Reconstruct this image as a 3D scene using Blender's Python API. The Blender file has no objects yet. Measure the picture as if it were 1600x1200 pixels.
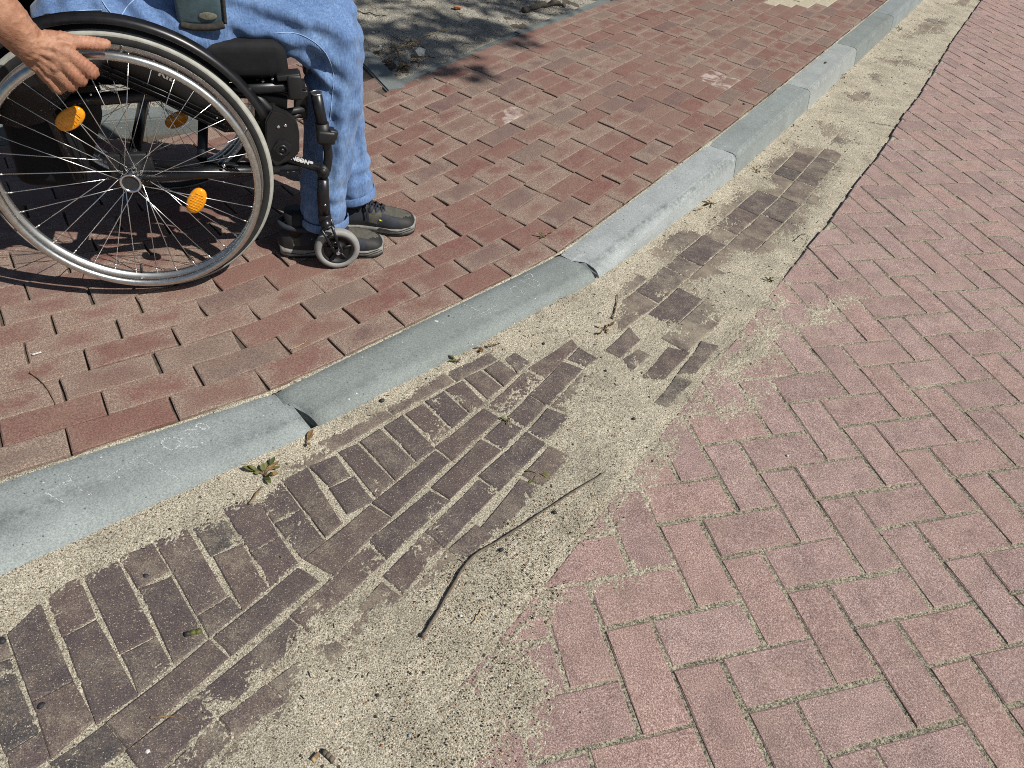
import bpy, bmesh, math, random
import numpy as np
from mathutils import Vector, Matrix, Euler
S = bpy.context.scene
COL = S.collection
rnd = random.Random(7)
rng = np.random.default_rng(7)

# ------------------------------------------------------------------ camera, sky, sun, exposure
F_PX, CAM_H, PITCH, ROLL = 1091.73, 1.29196, 0.761967, 0.154028      # solved from the street pavers
cp, sp, cr, sr = math.cos(PITCH), math.sin(PITCH), math.cos(ROLL), math.sin(ROLL)
R_ = np.array([cr, sr * sp, sr * cp])
U_ = np.array([-sr, cr * sp, cr * cp])
FW = np.array([0.0, cp, -sp])
cd = bpy.data.cameras.new("camera")
cam = bpy.data.objects.new("camera", cd)
COL.objects.link(cam)
cam.matrix_world = Matrix(((R_[0], U_[0], -FW[0], 0), (R_[1], U_[1], -FW[1], 0), (R_[2], U_[2], -FW[2], CAM_H), (0, 0, 0, 1)))
cd.sensor_width = 36.0
cd.lens = 36.0 * F_PX / 1600.0
cd.clip_start, cd.clip_end = 0.05, 500.0
S.camera = cam

SUN_EL, SUN_AZ = math.radians(48.6), math.radians(-17.0)             # azimuth of the sun, from +x towards +y
w = bpy.data.worlds.new("World")
S.world = w
w.use_nodes = True
nt = w.node_tree
sky = nt.nodes.new("ShaderNodeTexSky")
sky.sky_type = 'NISHITA'
sky.sun_disc = False
sky.sun_elevation = SUN_EL
sky.sun_rotation = math.pi / 2 - SUN_AZ
nt.links.new(sky.outputs[0], nt.nodes['Background'].inputs[0])
nt.nodes['Background'].inputs[1].default_value = 0.05
ld = bpy.data.lights.new("sun", 'SUN')
ld.energy = 4.9
ld.angle = math.radians(0.5)
ld.color = (1.0, 0.955, 0.88)
sun = bpy.data.objects.new("sun", ld)
COL.objects.link(sun)
tosun = Vector((math.cos(SUN_EL) * math.cos(SUN_AZ), math.cos(SUN_EL) * math.sin(SUN_AZ), math.sin(SUN_EL)))
sun.rotation_euler = tosun.to_track_quat('Z', 'Y').to_euler()
sun.location = (4, -1, 6)
S.view_settings.view_transform = 'Standard'
S.view_settings.look = 'None'
S.view_settings.exposure = 0.14
S.view_settings.gamma = 1.0
S.view_settings.use_curve_mapping = False
S.render.engine = 'CYCLES'
S.cycles.use_denoising = False
S.cycles.use_adaptive_sampling = False
S.cycles.filter_width = 1.0
S.cycles.sample_clamp_indirect = 4.0

# ------------------------------------------------------------------ survey: where a point of the photograph lies on the ground
def ray(p):
    return FW + (p[0] - 800) / F_PX * R_ - (p[1] - 600) / F_PX * U_
def un(p, z=0.0):
    d = ray(p)
    t = (z - CAM_H) / d[2]
    return np.array([t * d[0], t * d[1], z])
def px_of(X):
    d = np.asarray(X, float) - np.array([0, 0, CAM_H])
    z = d @ FW
    return np.stack([800 + F_PX * (d @ R_) / z, 600 - F_PX * (d @ U_) / z], -1), z
PH = 0.3919                                                          # heading of the wheelchair
GZ = 0.044
T_ = np.array([math.cos(PH), math.sin(PH), 0])
N_ = np.array([math.sin(PH), -math.cos(PH), 0])
O_ = np.array([-0.996, 1.486, GZ])                                   # where the large wheel stands
def L(p, b):
    """point of the photograph at side distance b from the wheel, in the chair's own frame (x forward, y inward, z up)"""
    d = ray(p)
    o = np.array([0, 0, CAM_H])
    t = ((O_ + b * N_ - o) @ N_) / (d @ N_)
    X = o + t * d - O_
    return Vector((X @ T_, -b, X[2]))

# ------------------------------------------------------------------ object helpers
def finish(o, label=None, cat=None, group=None, kind=None, parent=None):
    if label: o['label'] = label
    if cat: o['category'] = cat
    if group: o['group'] = group
    if kind: o['kind'] = kind
    if parent is not None: o.parent = parent
    return o
def link(name, me, mats=(), parent=None, **k):
    o = bpy.data.objects.new(name, me)
    COL.objects.link(o)
    if len(me.materials) == 0:
        for m in (mats if isinstance(mats, (list, tuple)) else (mats,)):
            me.materials.append(m)
    return finish(o, parent=parent, **k)
def from_bm(name, bm, mats, parent=None, smooth=True, **k):
    me = bpy.data.meshes.new(name)
    bm.normal_update()
    bm.to_mesh(me)
    bm.free()
    if smooth:
        for p in me.polygons: p.use_smooth = True
    return link(name, me, mats, parent, **k)
def empty(name, loc=(0, 0, 0), rz=0, **k):
    o = bpy.data.objects.new(name, None)
    o.empty_display_size = 0.1
    COL.objects.link(o)
    o.location = loc
    o.rotation_euler = (0, 0, rz)
    return finish(o, **k)
def mesh_np(name, V, Fq, mats=(), smooth=True, uv=None, rndv=None):
    """mesh from numpy: V (n,3); Fq list of index arrays, each (m,k)"""
    me = bpy.data.meshes.new(name)
    Fq = Fq if isinstance(Fq, list) else [Fq]
    Fq = [f for f in Fq if len(f)]
    loops = np.concatenate([f.ravel() for f in Fq]).astype(np.int32)
    sizes = np.concatenate([np.full(len(f), f.shape[1]) for f in Fq]).astype(np.int32)
    starts = np.concatenate([[0], np.cumsum(sizes)[:-1]]).astype(np.int32)
    me.vertices.add(len(V)); me.loops.add(len(loops)); me.polygons.add(len(sizes))
    me.vertices.foreach_set("co", np.asarray(V, np.float32).ravel())
    me.loops.foreach_set("vertex_index", loops)
    me.polygons.foreach_set("loop_start", starts)
    me.polygons.foreach_set("loop_total", sizes)
    me.polygons.foreach_set("use_smooth", np.full(len(sizes), smooth))
    if uv is not None:
        l = me.uv_layers.new(name="UVMap")
        l.data.foreach_set("uv", np.asarray(uv, np.float32)[loops].ravel())
    if rndv is not None:
        a = me.attributes.new("rnd", 'FLOAT', 'POINT')
        a.data.foreach_set("value", np.asarray(rndv, np.float32))
    me.update()
    for m in (mats if isinstance(mats, (list, tuple)) else (mats,)): me.materials.append(m)
    return me
def grid_faces(nu, nv, wrap_v=False):
    i, j = np.meshgrid(np.arange(nu - 1), np.arange(nv if wrap_v else nv - 1), indexing='ij')
    a = i * nv + j
    b = i * nv + (j + 1) % nv
    return np.stack([a, b, b + nv, a + nv], -1).reshape(-1, 4)
# --- bmesh shapes
def frame_of(d):
    d = d.normalized()
    up = Vector((0, 0, 1)) if abs(d.z) < 0.9 else Vector((1, 0, 0))
    x = d.cross(up).normalized()
    return x, d.cross(x).normalized()
def tube(bm, pts, rad, n=12, cap=True, closed=False, flat=1.0, mat=0):
    pts = [Vector(p) for p in pts]
    m = len(pts)
    rad = rad if isinstance(rad, (list, tuple)) else [rad] * m
    if len(rad) != m: rad = list(np.interp(np.linspace(0, 1, m), np.linspace(0, 1, len(rad)), rad))
    rings = []
    px = None
    for i, p in enumerate(pts):
        if closed: d = pts[(i + 1) % m] - pts[i - 1]
        else: d = pts[min(i + 1, m - 1)] - pts[max(i - 1, 0)]
        d.normalize()
        if px is None: x, y = frame_of(d)
        else:
            x = (px - d * px.dot(d)).normalized()
            y = d.cross(x).normalized()
        px = x
        rings.append([bm.verts.new(p + (x * math.cos(2 * math.pi * k / n) + y * math.sin(2 * math.pi * k / n) * flat) * rad[i]) for k in range(n)])
    for i in range(m if closed else m - 1):
        a, b = rings[i], rings[(i + 1) % m]
        for k in range(n):
            f = bm.faces.new((a[k], a[(k + 1) % n], b[(k + 1) % n], b[k]))
            f.material_index = mat
    if cap and not closed:
        bm.faces.new(rings[0][::-1]).material_index = mat
        bm.faces.new(rings[-1]).material_index = mat
    return rings
def spline(pts, n=8):
    P = [Vector(p) for p in pts]
    out = []
    for i in range(len(P) - 1):
        p0, p1, p2, p3 = P[max(i - 1, 0)], P[i], P[i + 1], P[min(i + 2, len(P) - 1)]
        for k in range(n):
            t = k / n
            out.append(0.5 * ((2 * p1) + (p2 - p0) * t + (2 * p0 - 5 * p1 + 4 * p2 - p3) * t * t + (3 * p1 - p0 - 3 * p2 + p3) * t ** 3))
    out.append(P[-1])
    return out
def lin(vals, n=8):
    out = []
    for i in range(len(vals) - 1):
        for k in range(n): out.append(vals[i] + (vals[i + 1] - vals[i]) * k / n)
    return out + [vals[-1]]
def lathe(bm, prof, axis_o, axis_d, n=32, closed_prof=False, mat=0):
    """revolve profile [(along, radius)] about an axis"""
    o, d = Vector(axis_o), Vector(axis_d).normalized()
    x, y = frame_of(d)
    rings = []
    for (s, r) in prof:
        if r < 1e-6: rings.append([bm.verts.new(o + d * s)])
        else: rings.append([bm.verts.new(o + d * s + (x * math.cos(2 * math.pi * k / n) + y * math.sin(2 * math.pi * k / n)) * r) for k in range(n)])
    m = len(rings)
    for i in range(m if closed_prof else m - 1):
        a, b = rings[i], rings[(i + 1) % m]
        for k in range(n):
            q = (k + 1) % n
            if len(a) == 1 and len(b) == 1: continue
            if len(a) == 1: f = bm.faces.new((a[0], b[q], b[k]))
            elif len(b) == 1: f = bm.faces.new((a[k], a[q], b[0]))
            else: f = bm.faces.new((a[k], a[q], b[q], b[k]))
            f.material_index = mat
def box(bm, c, size, rot=None, bev=0.0, seg=2, mat=0):
    M = Matrix.Translation(Vector(c)) @ (rot.to_4x4() if rot is not None else Matrix()) @ Matrix.Diagonal((size[0], size[1], size[2], 1))
    g = bmesh.ops.create_cube(bm, size=1.0, matrix=M)
    vs = g['verts']
    for f in {f for v in vs for f in v.link_faces}: f.material_index = mat
    if bev:
        es = list({e for v in vs for e in v.link_edges})
        bmesh.ops.bevel(bm, geom=es, offset=bev, segments=seg, affect='EDGES', profile=0.6)
def ball(bm, c, r, sub=2, scale=(1, 1, 1), rot=None, mat=0):
    M = Matrix.Translation(Vector(c)) @ (rot.to_4x4() if rot is not None else Matrix()) @ Matrix.Diagonal((scale[0], scale[1], scale[2], 1))
    g = bmesh.ops.create_icosphere(bm, subdivisions=sub, radius=r, matrix=M)
    for f in {f for v in g['verts'] for f in v.link_faces}: f.material_index = mat
def prism(bm, poly, y0, y1, mat=0):
    """polygon of (x, z) points extruded from y0 to y1"""
    a = [bm.verts.new((p[0], y0, p[1])) for p in poly]
    b = [bm.verts.new((p[0], y1, p[1])) for p in poly]
    n = len(poly)
    fs = [bm.faces.new(a), bm.faces.new(b[::-1])]
    for i in range(n): fs.append(bm.faces.new((a[i], b[i], b[(i + 1) % n], a[(i + 1) % n])))
    for f in fs: f.material_index = mat
    bmesh.ops.recalc_face_normals(bm, faces=fs)
# --- numpy noise
def vnoise(x, y, seed=0):
    xi, yi = np.floor(x).astype(np.int64), np.floor(y).astype(np.int64)
    fx, fy = x - xi, y - yi
    fx, fy = fx * fx * (3 - 2 * fx), fy * fy * (3 - 2 * fy)
    def h(a, b):
        v = (a * 374761393 + b * 668265263 + seed * 1442695041) & 0x7fffffff
        v = ((v ^ (v >> 13)) * 1274126177) & 0x7fffffff
        return ((v ^ (v >> 16)) & 0xffff) / 65535.0
    return (h(xi, yi) * (1 - fx) + h(xi + 1, yi) * fx) * (1 - fy) + (h(xi, yi + 1) * (1 - fx) + h(xi + 1, yi + 1) * fx) * fy - 0.5
def fbm(x, y, scale, oct=3, seed=0):
    t, a = 0, 1.0
    for k in range(oct):
        t = t + a * vnoise(x * scale * 2 ** k + 13.7 * k, y * scale * 2 ** k + 7.1 * k, seed + k)
        a *= 0.55
    return t
def sstep(a, b, x):
    t = np.clip((x - a) / (b - a), 0, 1)
    return t * t * (3 - 2 * t)
def sdf(P, poly):
    """signed distance of points (n,2) to a polygon, negative inside"""
    poly = np.asarray(poly, float)
    best = np.full(len(P), 1e9)
    ins = np.zeros(len(P), bool)
    for i in range(len(poly)):
        a, b = poly[i], poly[(i + 1) % len(poly)]
        e = b - a
        t = np.clip(((P - a) @ e) / max(e @ e, 1e-12), 0, 1)
        d = P - a - t[:, None] * e
        best = np.minimum(best, (d * d).sum(1))
        c = (a[1] > P[:, 1]) != (b[1] > P[:, 1])
        if c.any():
            xs = a[0] + (P[:, 1] - a[1]) / (b[1] - a[1] + 1e-15) * e[0]
            ins ^= c & (P[:, 0] < xs)
    best = np.sqrt(best)
    return np.where(ins, -best, best)
# ------------------------------------------------------------------ materials
class M:
    """small wrapper for building a node material"""
    def __init__(self, name, rough=0.8, metal=0.0, color=(0.5, 0.5, 0.5), spec=0.5):
        self.m = bpy.data.materials.new(name)
        self.m.use_nodes = True
        self.nt = self.m.node_tree
        self.b = self.nt.nodes['Principled BSDF']
        self.b.inputs['Roughness'].default_value = rough
        self.b.inputs['Metallic'].default_value = metal
        self.b.inputs['Base Color'].default_value = (*color, 1)
        self.b.inputs['Specular IOR Level'].default_value = spec
    def n(self, t, **k):
        x = self.nt.nodes.new('ShaderNode' + t)
        for a, v in k.items(): setattr(x, a, v)
        return x
    def put(self, sock, v):
        if isinstance(v, bpy.types.NodeSocket): self.nt.links.new(v, sock)
        elif isinstance(v, (tuple, list)): sock.default_value = (*v, 1) if len(sock.default_value) == 4 and len(v) == 3 else v
        else: sock.default_value = v
    def math(self, op, a, b=0.0, clamp=False):
        x = self.n('Math', operation=op, use_clamp=clamp)
        self.put(x.inputs[0], a); self.put(x.inputs[1], b)
        return x.outputs[0]
    def coord(self, which='Object', offset=None):
        c = self.n('TexCoord').outputs[which]
        if offset is not None:
            v = self.n('VectorMath', operation='ADD')
            cb = self.n('CombineXYZ')
            for i, k in enumerate((37.0, 91.0, 53.0)): self.put(cb.inputs[i], self.math('MULTIPLY', offset, k))
            self.put(v.inputs[0], c); self.put(v.inputs[1], cb.outputs[0])
            return v.outputs[0]
        return c
    def noise(self, co, scale, detail=2.0, rough=0.5, dist=0.0):
        x = self.n('TexNoise')
        self.put(x.inputs['Vector'], co)
        x.inputs['Scale'].default_value = scale; x.inputs['Detail'].default_value = detail
        x.inputs['Roughness'].default_value = rough; x.inputs['Distortion'].default_value = dist
        return x.outputs['Fac']
    def voro(self, co, scale, out='Distance', feat='F1'):
        x = self.n('TexVoronoi', feature=feat)
        self.put(x.inputs['Vector'], co)
        x.inputs['Scale'].default_value = scale
        return x.outputs[out]
    def ramp(self, f, stops, interp='LINEAR'):
        x = self.n('ValToRGB')
        x.color_ramp.interpolation = interp
        e = x.color_ramp.elements
        while len(e) < len(stops): e.new(0.5)
        for i, (p, c) in enumerate(stops):
            e[i].position = p
            e[i].color = (*c, 1) if isinstance(c, (tuple, list)) else (c, c, c, 1)
        self.put(x.inputs[0], f)
        return x.outputs[0]
    def mix(self, f, a, b, mode='MIX'):
        x = self.n('MixRGB', blend_type=mode)
        self.put(x.inputs[0], f); self.put(x.inputs[1], a); self.put(x.inputs[2], b)
        return x.outputs[0]
    def rand(self, joined):
        if joined:
            return self.n('Attribute', attribute_name='rnd').outputs['Fac']
        return self.n('ObjectInfo').outputs['Random']
    def color(self, c): self.put(self.b.inputs['Base Color'], c); return self
    def rough(self, c): self.put(self.b.inputs['Roughness'], c); return self
    def bump(self, h, strength=0.5, dist=0.002, prev=None):
        x = self.n('Bump')
        x.inputs['Strength'].default_value = strength
        x.inputs['Distance'].default_value = dist
        self.put(x.inputs['Height'], h)
        if prev is not None: self.put(x.inputs['Normal'], prev)
        self.put(self.b.inputs['Normal'], x.outputs[0])
        return x.outputs[0]
SANDC = (0.39, 0.325, 0.22)
def m_red_brick(name, joined=False, stain=0.0):
    k = M(name, 0.93, spec=0.25)
    r = k.rand(joined)
    co = k.coord('Object', r)
    base = k.ramp(r, [(0.0, (0.178, 0.088, 0.074)), (0.2, (0.20, 0.118, 0.098)), (0.4, (0.165, 0.078, 0.067)), (0.55, (0.205, 0.135, 0.112)), (0.7, (0.18, 0.09, 0.077)), (0.85, (0.18, 0.137, 0.115)), (1.0, (0.145, 0.09, 0.084))])
    big = k.noise(co, 14.0, 3.0, 0.6)
    base = k.mix(k.ramp(big, [(0.35, 0.0), (0.7, 0.55)]), base, (0.215, 0.145, 0.11))
    uv = k.n('TexCoord').outputs['UV']
    sep = k.n('SeparateXYZ'); k.put(sep.inputs[0], uv)
    eu = k.math('ABSOLUTE', k.math('SUBTRACT', sep.outputs[0], 0.5))
    ev = k.math('ABSOLUTE', k.math('SUBTRACT', sep.outputs[1], 0.5))
    e = k.math('MAXIMUM', k.math('MULTIPLY', eu, 2.0), k.math('MULTIPLY', ev, 1.7))
    dust = k.math('ADD', k.math('ADD', e, k.math('MULTIPLY', k.math('SUBTRACT', k.noise(co, 22.0, 4.0, 0.6), 0.5), 1.6)), k.math('MULTIPLY', k.math('SUBTRACT', k.math('FRACT', k.math('MULTIPLY', r, 17.3)), 0.5), 0.9))
    dust = k.ramp(dust, [(0.45, 0.0), (0.80, 0.45), (1.15, 0.78)])
    grain = k.noise(co, 420.0, 2.0, 0.7)
    dcol = k.ramp(grain, [(0.3, (0.125, 0.092, 0.072)), (0.5, (0.235, 0.175, 0.14)), (0.7, (0.42, 0.335, 0.275))])
    c = k.mix(dust, base, dcol)
    sp = k.ramp(k.noise(co, 300.0, 3.0, 0.8), [(0.3, 0.4), (0.5, 1.0), (0.68, 1.75)])
    c = k.mix(0.85, c, sp, 'MULTIPLY')
    pits = k.voro(co, 95.0)
    c = k.mix(k.ramp(pits, [(0.06, 0.65), (0.14, 0.0)]), c, (0.09, 0.06, 0.05))
    if stain:
        s = k.ramp(k.noise(co, 17.0, 4.0, 0.65, 0.6), [(0.46, 0.0), (0.62, stain)])
        c = k.mix(s, c, (0.52, 0.45, 0.41))
    k.color(c)
    h = k.math('ADD', k.math('MULTIPLY', k.noise(co, 320.0, 3.0, 0.7), 0.6), k.math('MULTIPLY', k.noise(co, 60.0, 2.0), 0.8))
    k.bump(h, 0.55, 0.003)
    return k.m
def m_dark_brick(name, joined=False):
    k = M(name, 0.85, spec=0.3)
    r = k.rand(joined)
    co = k.coord('Object', r)
    base = k.ramp(r, [(0.0, (0.078, 0.060, 0.059)), (0.3, (0.092, 0.068, 0.065)), (0.6, (0.070, 0.057, 0.058)), (0.88, (0.085, 0.064, 0.065)), (0.93, (0.05, 0.047, 0.05)), (1.0, (0.052, 0.048, 0.05))])
    c = k.mix(k.ramp(k.noise(co, 30.0, 3.0, 0.6), [(0.4, 0.0), (0.75, 0.5)]), base, (0.125, 0.095, 0.08))
    g = k.noise(co, 480.0, 2.0, 0.75)
    c = k.mix(0.8, c, k.ramp(g, [(0.3, 0.4), (0.5, 1.0), (0.68, 1.9)]), 'MULTIPLY')
    film = k.math('ADD', k.math('MULTIPLY', k.noise(co, 12.0, 6.0, 0.75), 0.9), k.math('MULTIPLY', k.noise(co, 360.0, 3.0, 0.9), 1.1))
    film = k.math('MULTIPLY', k.math('ADD', film, k.n('ObjectInfo').outputs['Alpha']), 0.5)
    film = k.ramp(film, [(0.505, 0.0), (0.585, 0.38), (0.70, 0.8)])
    c = k.mix(film, c, (0.36, 0.31, 0.23))
    gr = k.voro(co, 380.0, 'Color'); dist = k.voro(co, 380.0)
    sx = k.n('SeparateColor'); k.put(sx.inputs[0], gr)
    sel = k.math('MULTIPLY', k.math('GREATER_THAN', sx.outputs[0], 0.84), k.math('LESS_THAN', dist, 0.38))
    c = k.mix(sel, c, k.mix(sx.outputs[1], (0.20, 0.16, 0.115), (0.40, 0.35, 0.28)))
    k.color(c)
    h = k.math('ADD', k.math('MULTIPLY', k.noise(co, 420.0, 3.0, 0.7), 0.5), k.math('MULTIPLY', k.noise(co, 90.0, 2.0), 0.7))
    k.bump(h, 0.5, 0.0025)
    return k.m
def m_pink(name, joined=False):
    k = M(name, 0.9, spec=0.3)
    r = k.rand(joined)
    co = k.coord('Object', r)
    g = k.noise(co, 340.0, 3.0, 0.85)
    c = k.ramp(g, [(0.33, (0.105, 0.064, 0.058)), (0.43, (0.235, 0.15, 0.134)), (0.54, (0.365, 0.255, 0.232)), (0.67, (0.64, 0.53, 0.49))])
    tone = k.ramp(r, [(0.0, (0.86, 0.87, 0.88)), (0.35, (1.06, 1.02, 1.0)), (0.6, (0.95, 0.95, 0.96)), (0.9, (1.04, 1.06, 1.06)), (1.0, (0.80, 0.80, 0.81))])
    c = k.mix(1.0, c, tone, 'MULTIPLY')
    if not joined:
        al = k.n('ObjectInfo').outputs['Alpha']
        dn = k.math('ADD', k.math('MULTIPLY', k.noise(co, 310.0, 3.0, 0.9), 0.9), k.math('MULTIPLY', k.noise(co, 11.0, 4.0, 0.7), 0.7))
        c = k.mix(k.ramp(k.math('ADD', dn, al), [(1.0, 0.0), (1.45, 0.8)]), c, (0.46, 0.405, 0.30))
    c = k.mix(k.ramp(k.noise(co, 7.0, 4.0, 0.65), [(0.45, 0.0), (0.8, 0.4)]), c, (0.335, 0.245, 0.195))
    blot = k.ramp(k.noise(co, 18.0, 4.0, 0.7), [(0.3, 0.78), (0.58, 1.05)])
    c = k.mix(1.0, c, blot, 'MULTIPLY')
    v = k.voro(co, 60.0, 'Color'); d = k.voro(co, 60.0)
    sx = k.n('SeparateColor'); k.put(sx.inputs[0], v)
    c = k.mix(k.math('MULTIPLY', k.math('GREATER_THAN', sx.outputs[0], 0.985), k.math('LESS_THAN', d, 0.13)), c, (0.03, 0.025, 0.022))
    k.color(c)
    k.bump(k.math('ADD', k.math('MULTIPLY', g, 1.0), k.math('MULTIPLY', k.noise(co, 900.0, 1.0), 0.3)), 0.7, 0.003)
    return k.m
def m_sand(name, grit=False):
    k = M(name, 0.95, spec=0.15)
    co = k.coord('Object')
    g = k.noise(co, 230.0 if grit else 340.0, 3.0, 0.85)
    if grit:
        c = k.ramp(g, [(0.36, (0.035, 0.036, 0.030)), (0.43, (0.10, 0.102, 0.082)), (0.50, (0.27, 0.25, 0.185)), (0.58, (0.42, 0.375, 0.28)), (0.70, (0.62, 0.58, 0.48))])
        big = k.ramp(k.noise(co, 6.0, 3.0, 0.6), [(0.35, 0.72), (0.7, 1.12)])
    else:
        c = k.ramp(g, [(0.35, (0.055, 0.047, 0.034)), (0.42, (0.21, 0.182, 0.13)), (0.51, (0.43, 0.39, 0.298)), (0.65, (0.80, 0.75, 0.63))])
        big = k.ramp(k.noise(co, 7.0, 5.0, 0.7), [(0.3, 0.66), (0.55, 1.0), (0.75, 1.12)])
    c = k.mix(1.0, c, big, 'MULTIPLY')
    if not grit:
        coarse = k.ramp(k.noise(co, 4.5, 3.0, 0.6), [(0.5, 0.0), (0.64, 1.0)])
        v = k.voro(co, 260.0, 'Color'); d = k.voro(co, 260.0)
        sx = k.n('SeparateColor'); k.put(sx.inputs[0], v)
        gc = k.ramp(sx.outputs[1], [(0.0, (0.05, 0.04, 0.032)), (0.4, (0.16, 0.12, 0.08)), (0.6, (0.32, 0.22, 0.13)), (0.8, (0.30, 0.27, 0.22)), (1.0, (0.62, 0.56, 0.46))])
        lim = k.math('SUBTRACT', 0.90, k.math('MULTIPLY', coarse, 0.30))
        c = k.mix(k.math('MULTIPLY', k.math('GREATER_THAN', sx.outputs[0], lim), k.math('LESS_THAN', d, 0.42)), c, gc)
    if not grit:
        v2 = k.voro(co, 75.0, 'Color'); d2 = k.voro(co, 75.0)
        s2 = k.n('SeparateColor'); k.put(s2.inputs[0], v2)
        c = k.mix(k.math('MULTIPLY', k.math('GREATER_THAN', s2.outputs[0], 0.88), k.math('LESS_THAN', d2, 0.24)), c, k.ramp(s2.outputs[2], [(0.0, (0.04, 0.034, 0.028)), (0.6, (0.15, 0.115, 0.075)), (1.0, (0.30, 0.26, 0.2))]))
        c = k.mix(k.ramp(k.noise(co, 42.0, 5.0, 0.8), [(0.55, 0.0), (0.72, 0.55)]), c, (0.17, 0.145, 0.10))
    k.color(c)
    h = k.math('ADD', k.math('MULTIPLY', g, 1.0), k.math('MULTIPLY', k.noise(co, 110.0, 3.0, 0.7), 1.2))
    k.bump(h, 0.75, 0.004)
    return k.m
def m_soil(name):
    k = M(name, 0.95, spec=0.15)
    co = k.coord('Object')
    c = k.ramp(k.noise(co, 160.0, 4.0, 0.8), [(0.34, (0.07, 0.066, 0.055)), (0.5, (0.37, 0.345, 0.285)), (0.64, (0.60, 0.565, 0.47))])
    c = k.mix(k.ramp(k.noise(co, 5.0, 4.0, 0.7), [(0.48, 0.0), (0.70, 0.6)]), c, (0.13, 0.125, 0.105))
    k.color(c)
    k.bump(k.math('ADD', k.noise(co, 190.0, 3.0, 0.7), k.noise(co, 45.0, 3.0, 0.7)), 0.8, 0.01)
    return k.m
def m_concrete(name, tone=1.0, rough=0.85):
    k = M(name, rough, spec=0.35)
    r = k.rand(False)
    co = k.coord('Object', r)
    c = k.n('ObjectInfo').outputs['Color']
    c = k.mix(1.0, c, k.ramp(k.noise(co, 5.0, 5.0, 0.7), [(0.3, 0.82), (0.7, 1.12)]), 'MULTIPLY')
    c = k.mix(0.8, c, k.ramp(k.noise(co, 260.0, 4.0, 0.85), [(0.3, 0.45), (0.5, 1.0), (0.68, 1.6)]), 'MULTIPLY')
    pits = k.voro(co, 70.0); pc = k.voro(co, 70.0, 'Color')
    sx = k.n('SeparateColor'); k.put(sx.inputs[0], pc)
    c = k.mix(k.math('MULTIPLY', k.math('GREATER_THAN', sx.outputs[0], 0.72), k.math('LESS_THAN', pits, 0.13)), c, (0.09, 0.095, 0.09))
    c = k.mix(k.ramp(k.noise(co, 38.0, 4.0, 0.75), [(0.68, 0.0), (0.8, 0.5)]), c, (0.44, 0.43, 0.38))
    ws = k.voro(co, 48.0, 'Color'); wd = k.voro(co, 48.0)
    s3 = k.n('SeparateColor'); k.put(s3.inputs[0], ws)
    c = k.mix(k.math('MULTIPLY', k.math('GREATER_THAN', s3.outputs[1], 0.86), k.math('LESS_THAN', wd, 0.10)), c, (0.55, 0.56, 0.54))
    st = k.n('Mapping'); st.inputs['Scale'].default_value = (2.0, 2.0, 2.0); k.put(st.inputs[0], co)
    c = k.mix(k.ramp(k.noise(st.outputs[0], 8.0, 3.0, 0.6), [(0.55, 0.0), (0.75, 0.3)]), c, (0.15, 0.16, 0.155))
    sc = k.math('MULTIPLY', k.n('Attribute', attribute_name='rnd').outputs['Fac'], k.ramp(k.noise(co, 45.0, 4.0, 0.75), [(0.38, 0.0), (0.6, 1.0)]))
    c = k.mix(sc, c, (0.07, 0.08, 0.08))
    if tone != 1.0: c = k.mix(1.0, c, (tone, tone, tone), 'MULTIPLY')
    k.color(c)
    k.bump(k.math('ADD', k.noise(co, 260.0, 3.0, 0.7), k.math('MULTIPLY', pits, 0.4)), 0.25, 0.002)
    return k.m
def m_plain(name, color, rough=0.5, metal=0.0, var=0.15, scale=60.0, bump=0.0, spec=0.5):
    k = M(name, rough, metal, color, spec)
    co = k.coord('Object')
    f = k.ramp(k.noise(co, scale, 3.0, 0.6), [(0.3, 1 - var), (0.7, 1 + var)])
    k.color(k.mix(1.0, color, f, 'MULTIPLY'))
    if bump: k.bump(k.noise(co, scale * 4, 2.0, 0.7), bump, 0.002)
    return k.m
def m_denim(name):
    k = M(name, 0.9, spec=0.2)
    co = k.coord('Object')
    c = k.ramp(k.noise(co, 9.0, 5.0, 0.65), [(0.3, (0.074, 0.132, 0.27)), (0.52, (0.112, 0.192, 0.36)), (0.72, (0.185, 0.283, 0.46))])
    mp = k.n('Mapping'); mp.inputs['Scale'].default_value = (1.0, 1.0, 0.16); k.put(mp.inputs[0], co)
    c = k.mix(0.85, c, k.ramp(k.noise(mp.outputs[0], 300.0, 2.0, 0.7), [(0.28, 0.62), (0.5, 1.0), (0.72, 1.4)]), 'MULTIPLY')
    mp2 = k.n('Mapping'); mp2.inputs['Scale'].default_value = (0.3, 0.3, 1.0); k.put(mp2.inputs[0], co)
    c = k.mix(0.4, c, k.ramp(k.noise(mp2.outputs[0], 260.0, 2.0, 0.7), [(0.28, 0.7), (0.72, 1.3)]), 'MULTIPLY')
    k.color(c)
    k.bump(k.noise(co, 500.0, 2.0, 0.6), 0.3, 0.001)
    k.b.inputs['Sheen Weight'].default_value = 0.15
    return k.m
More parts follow.
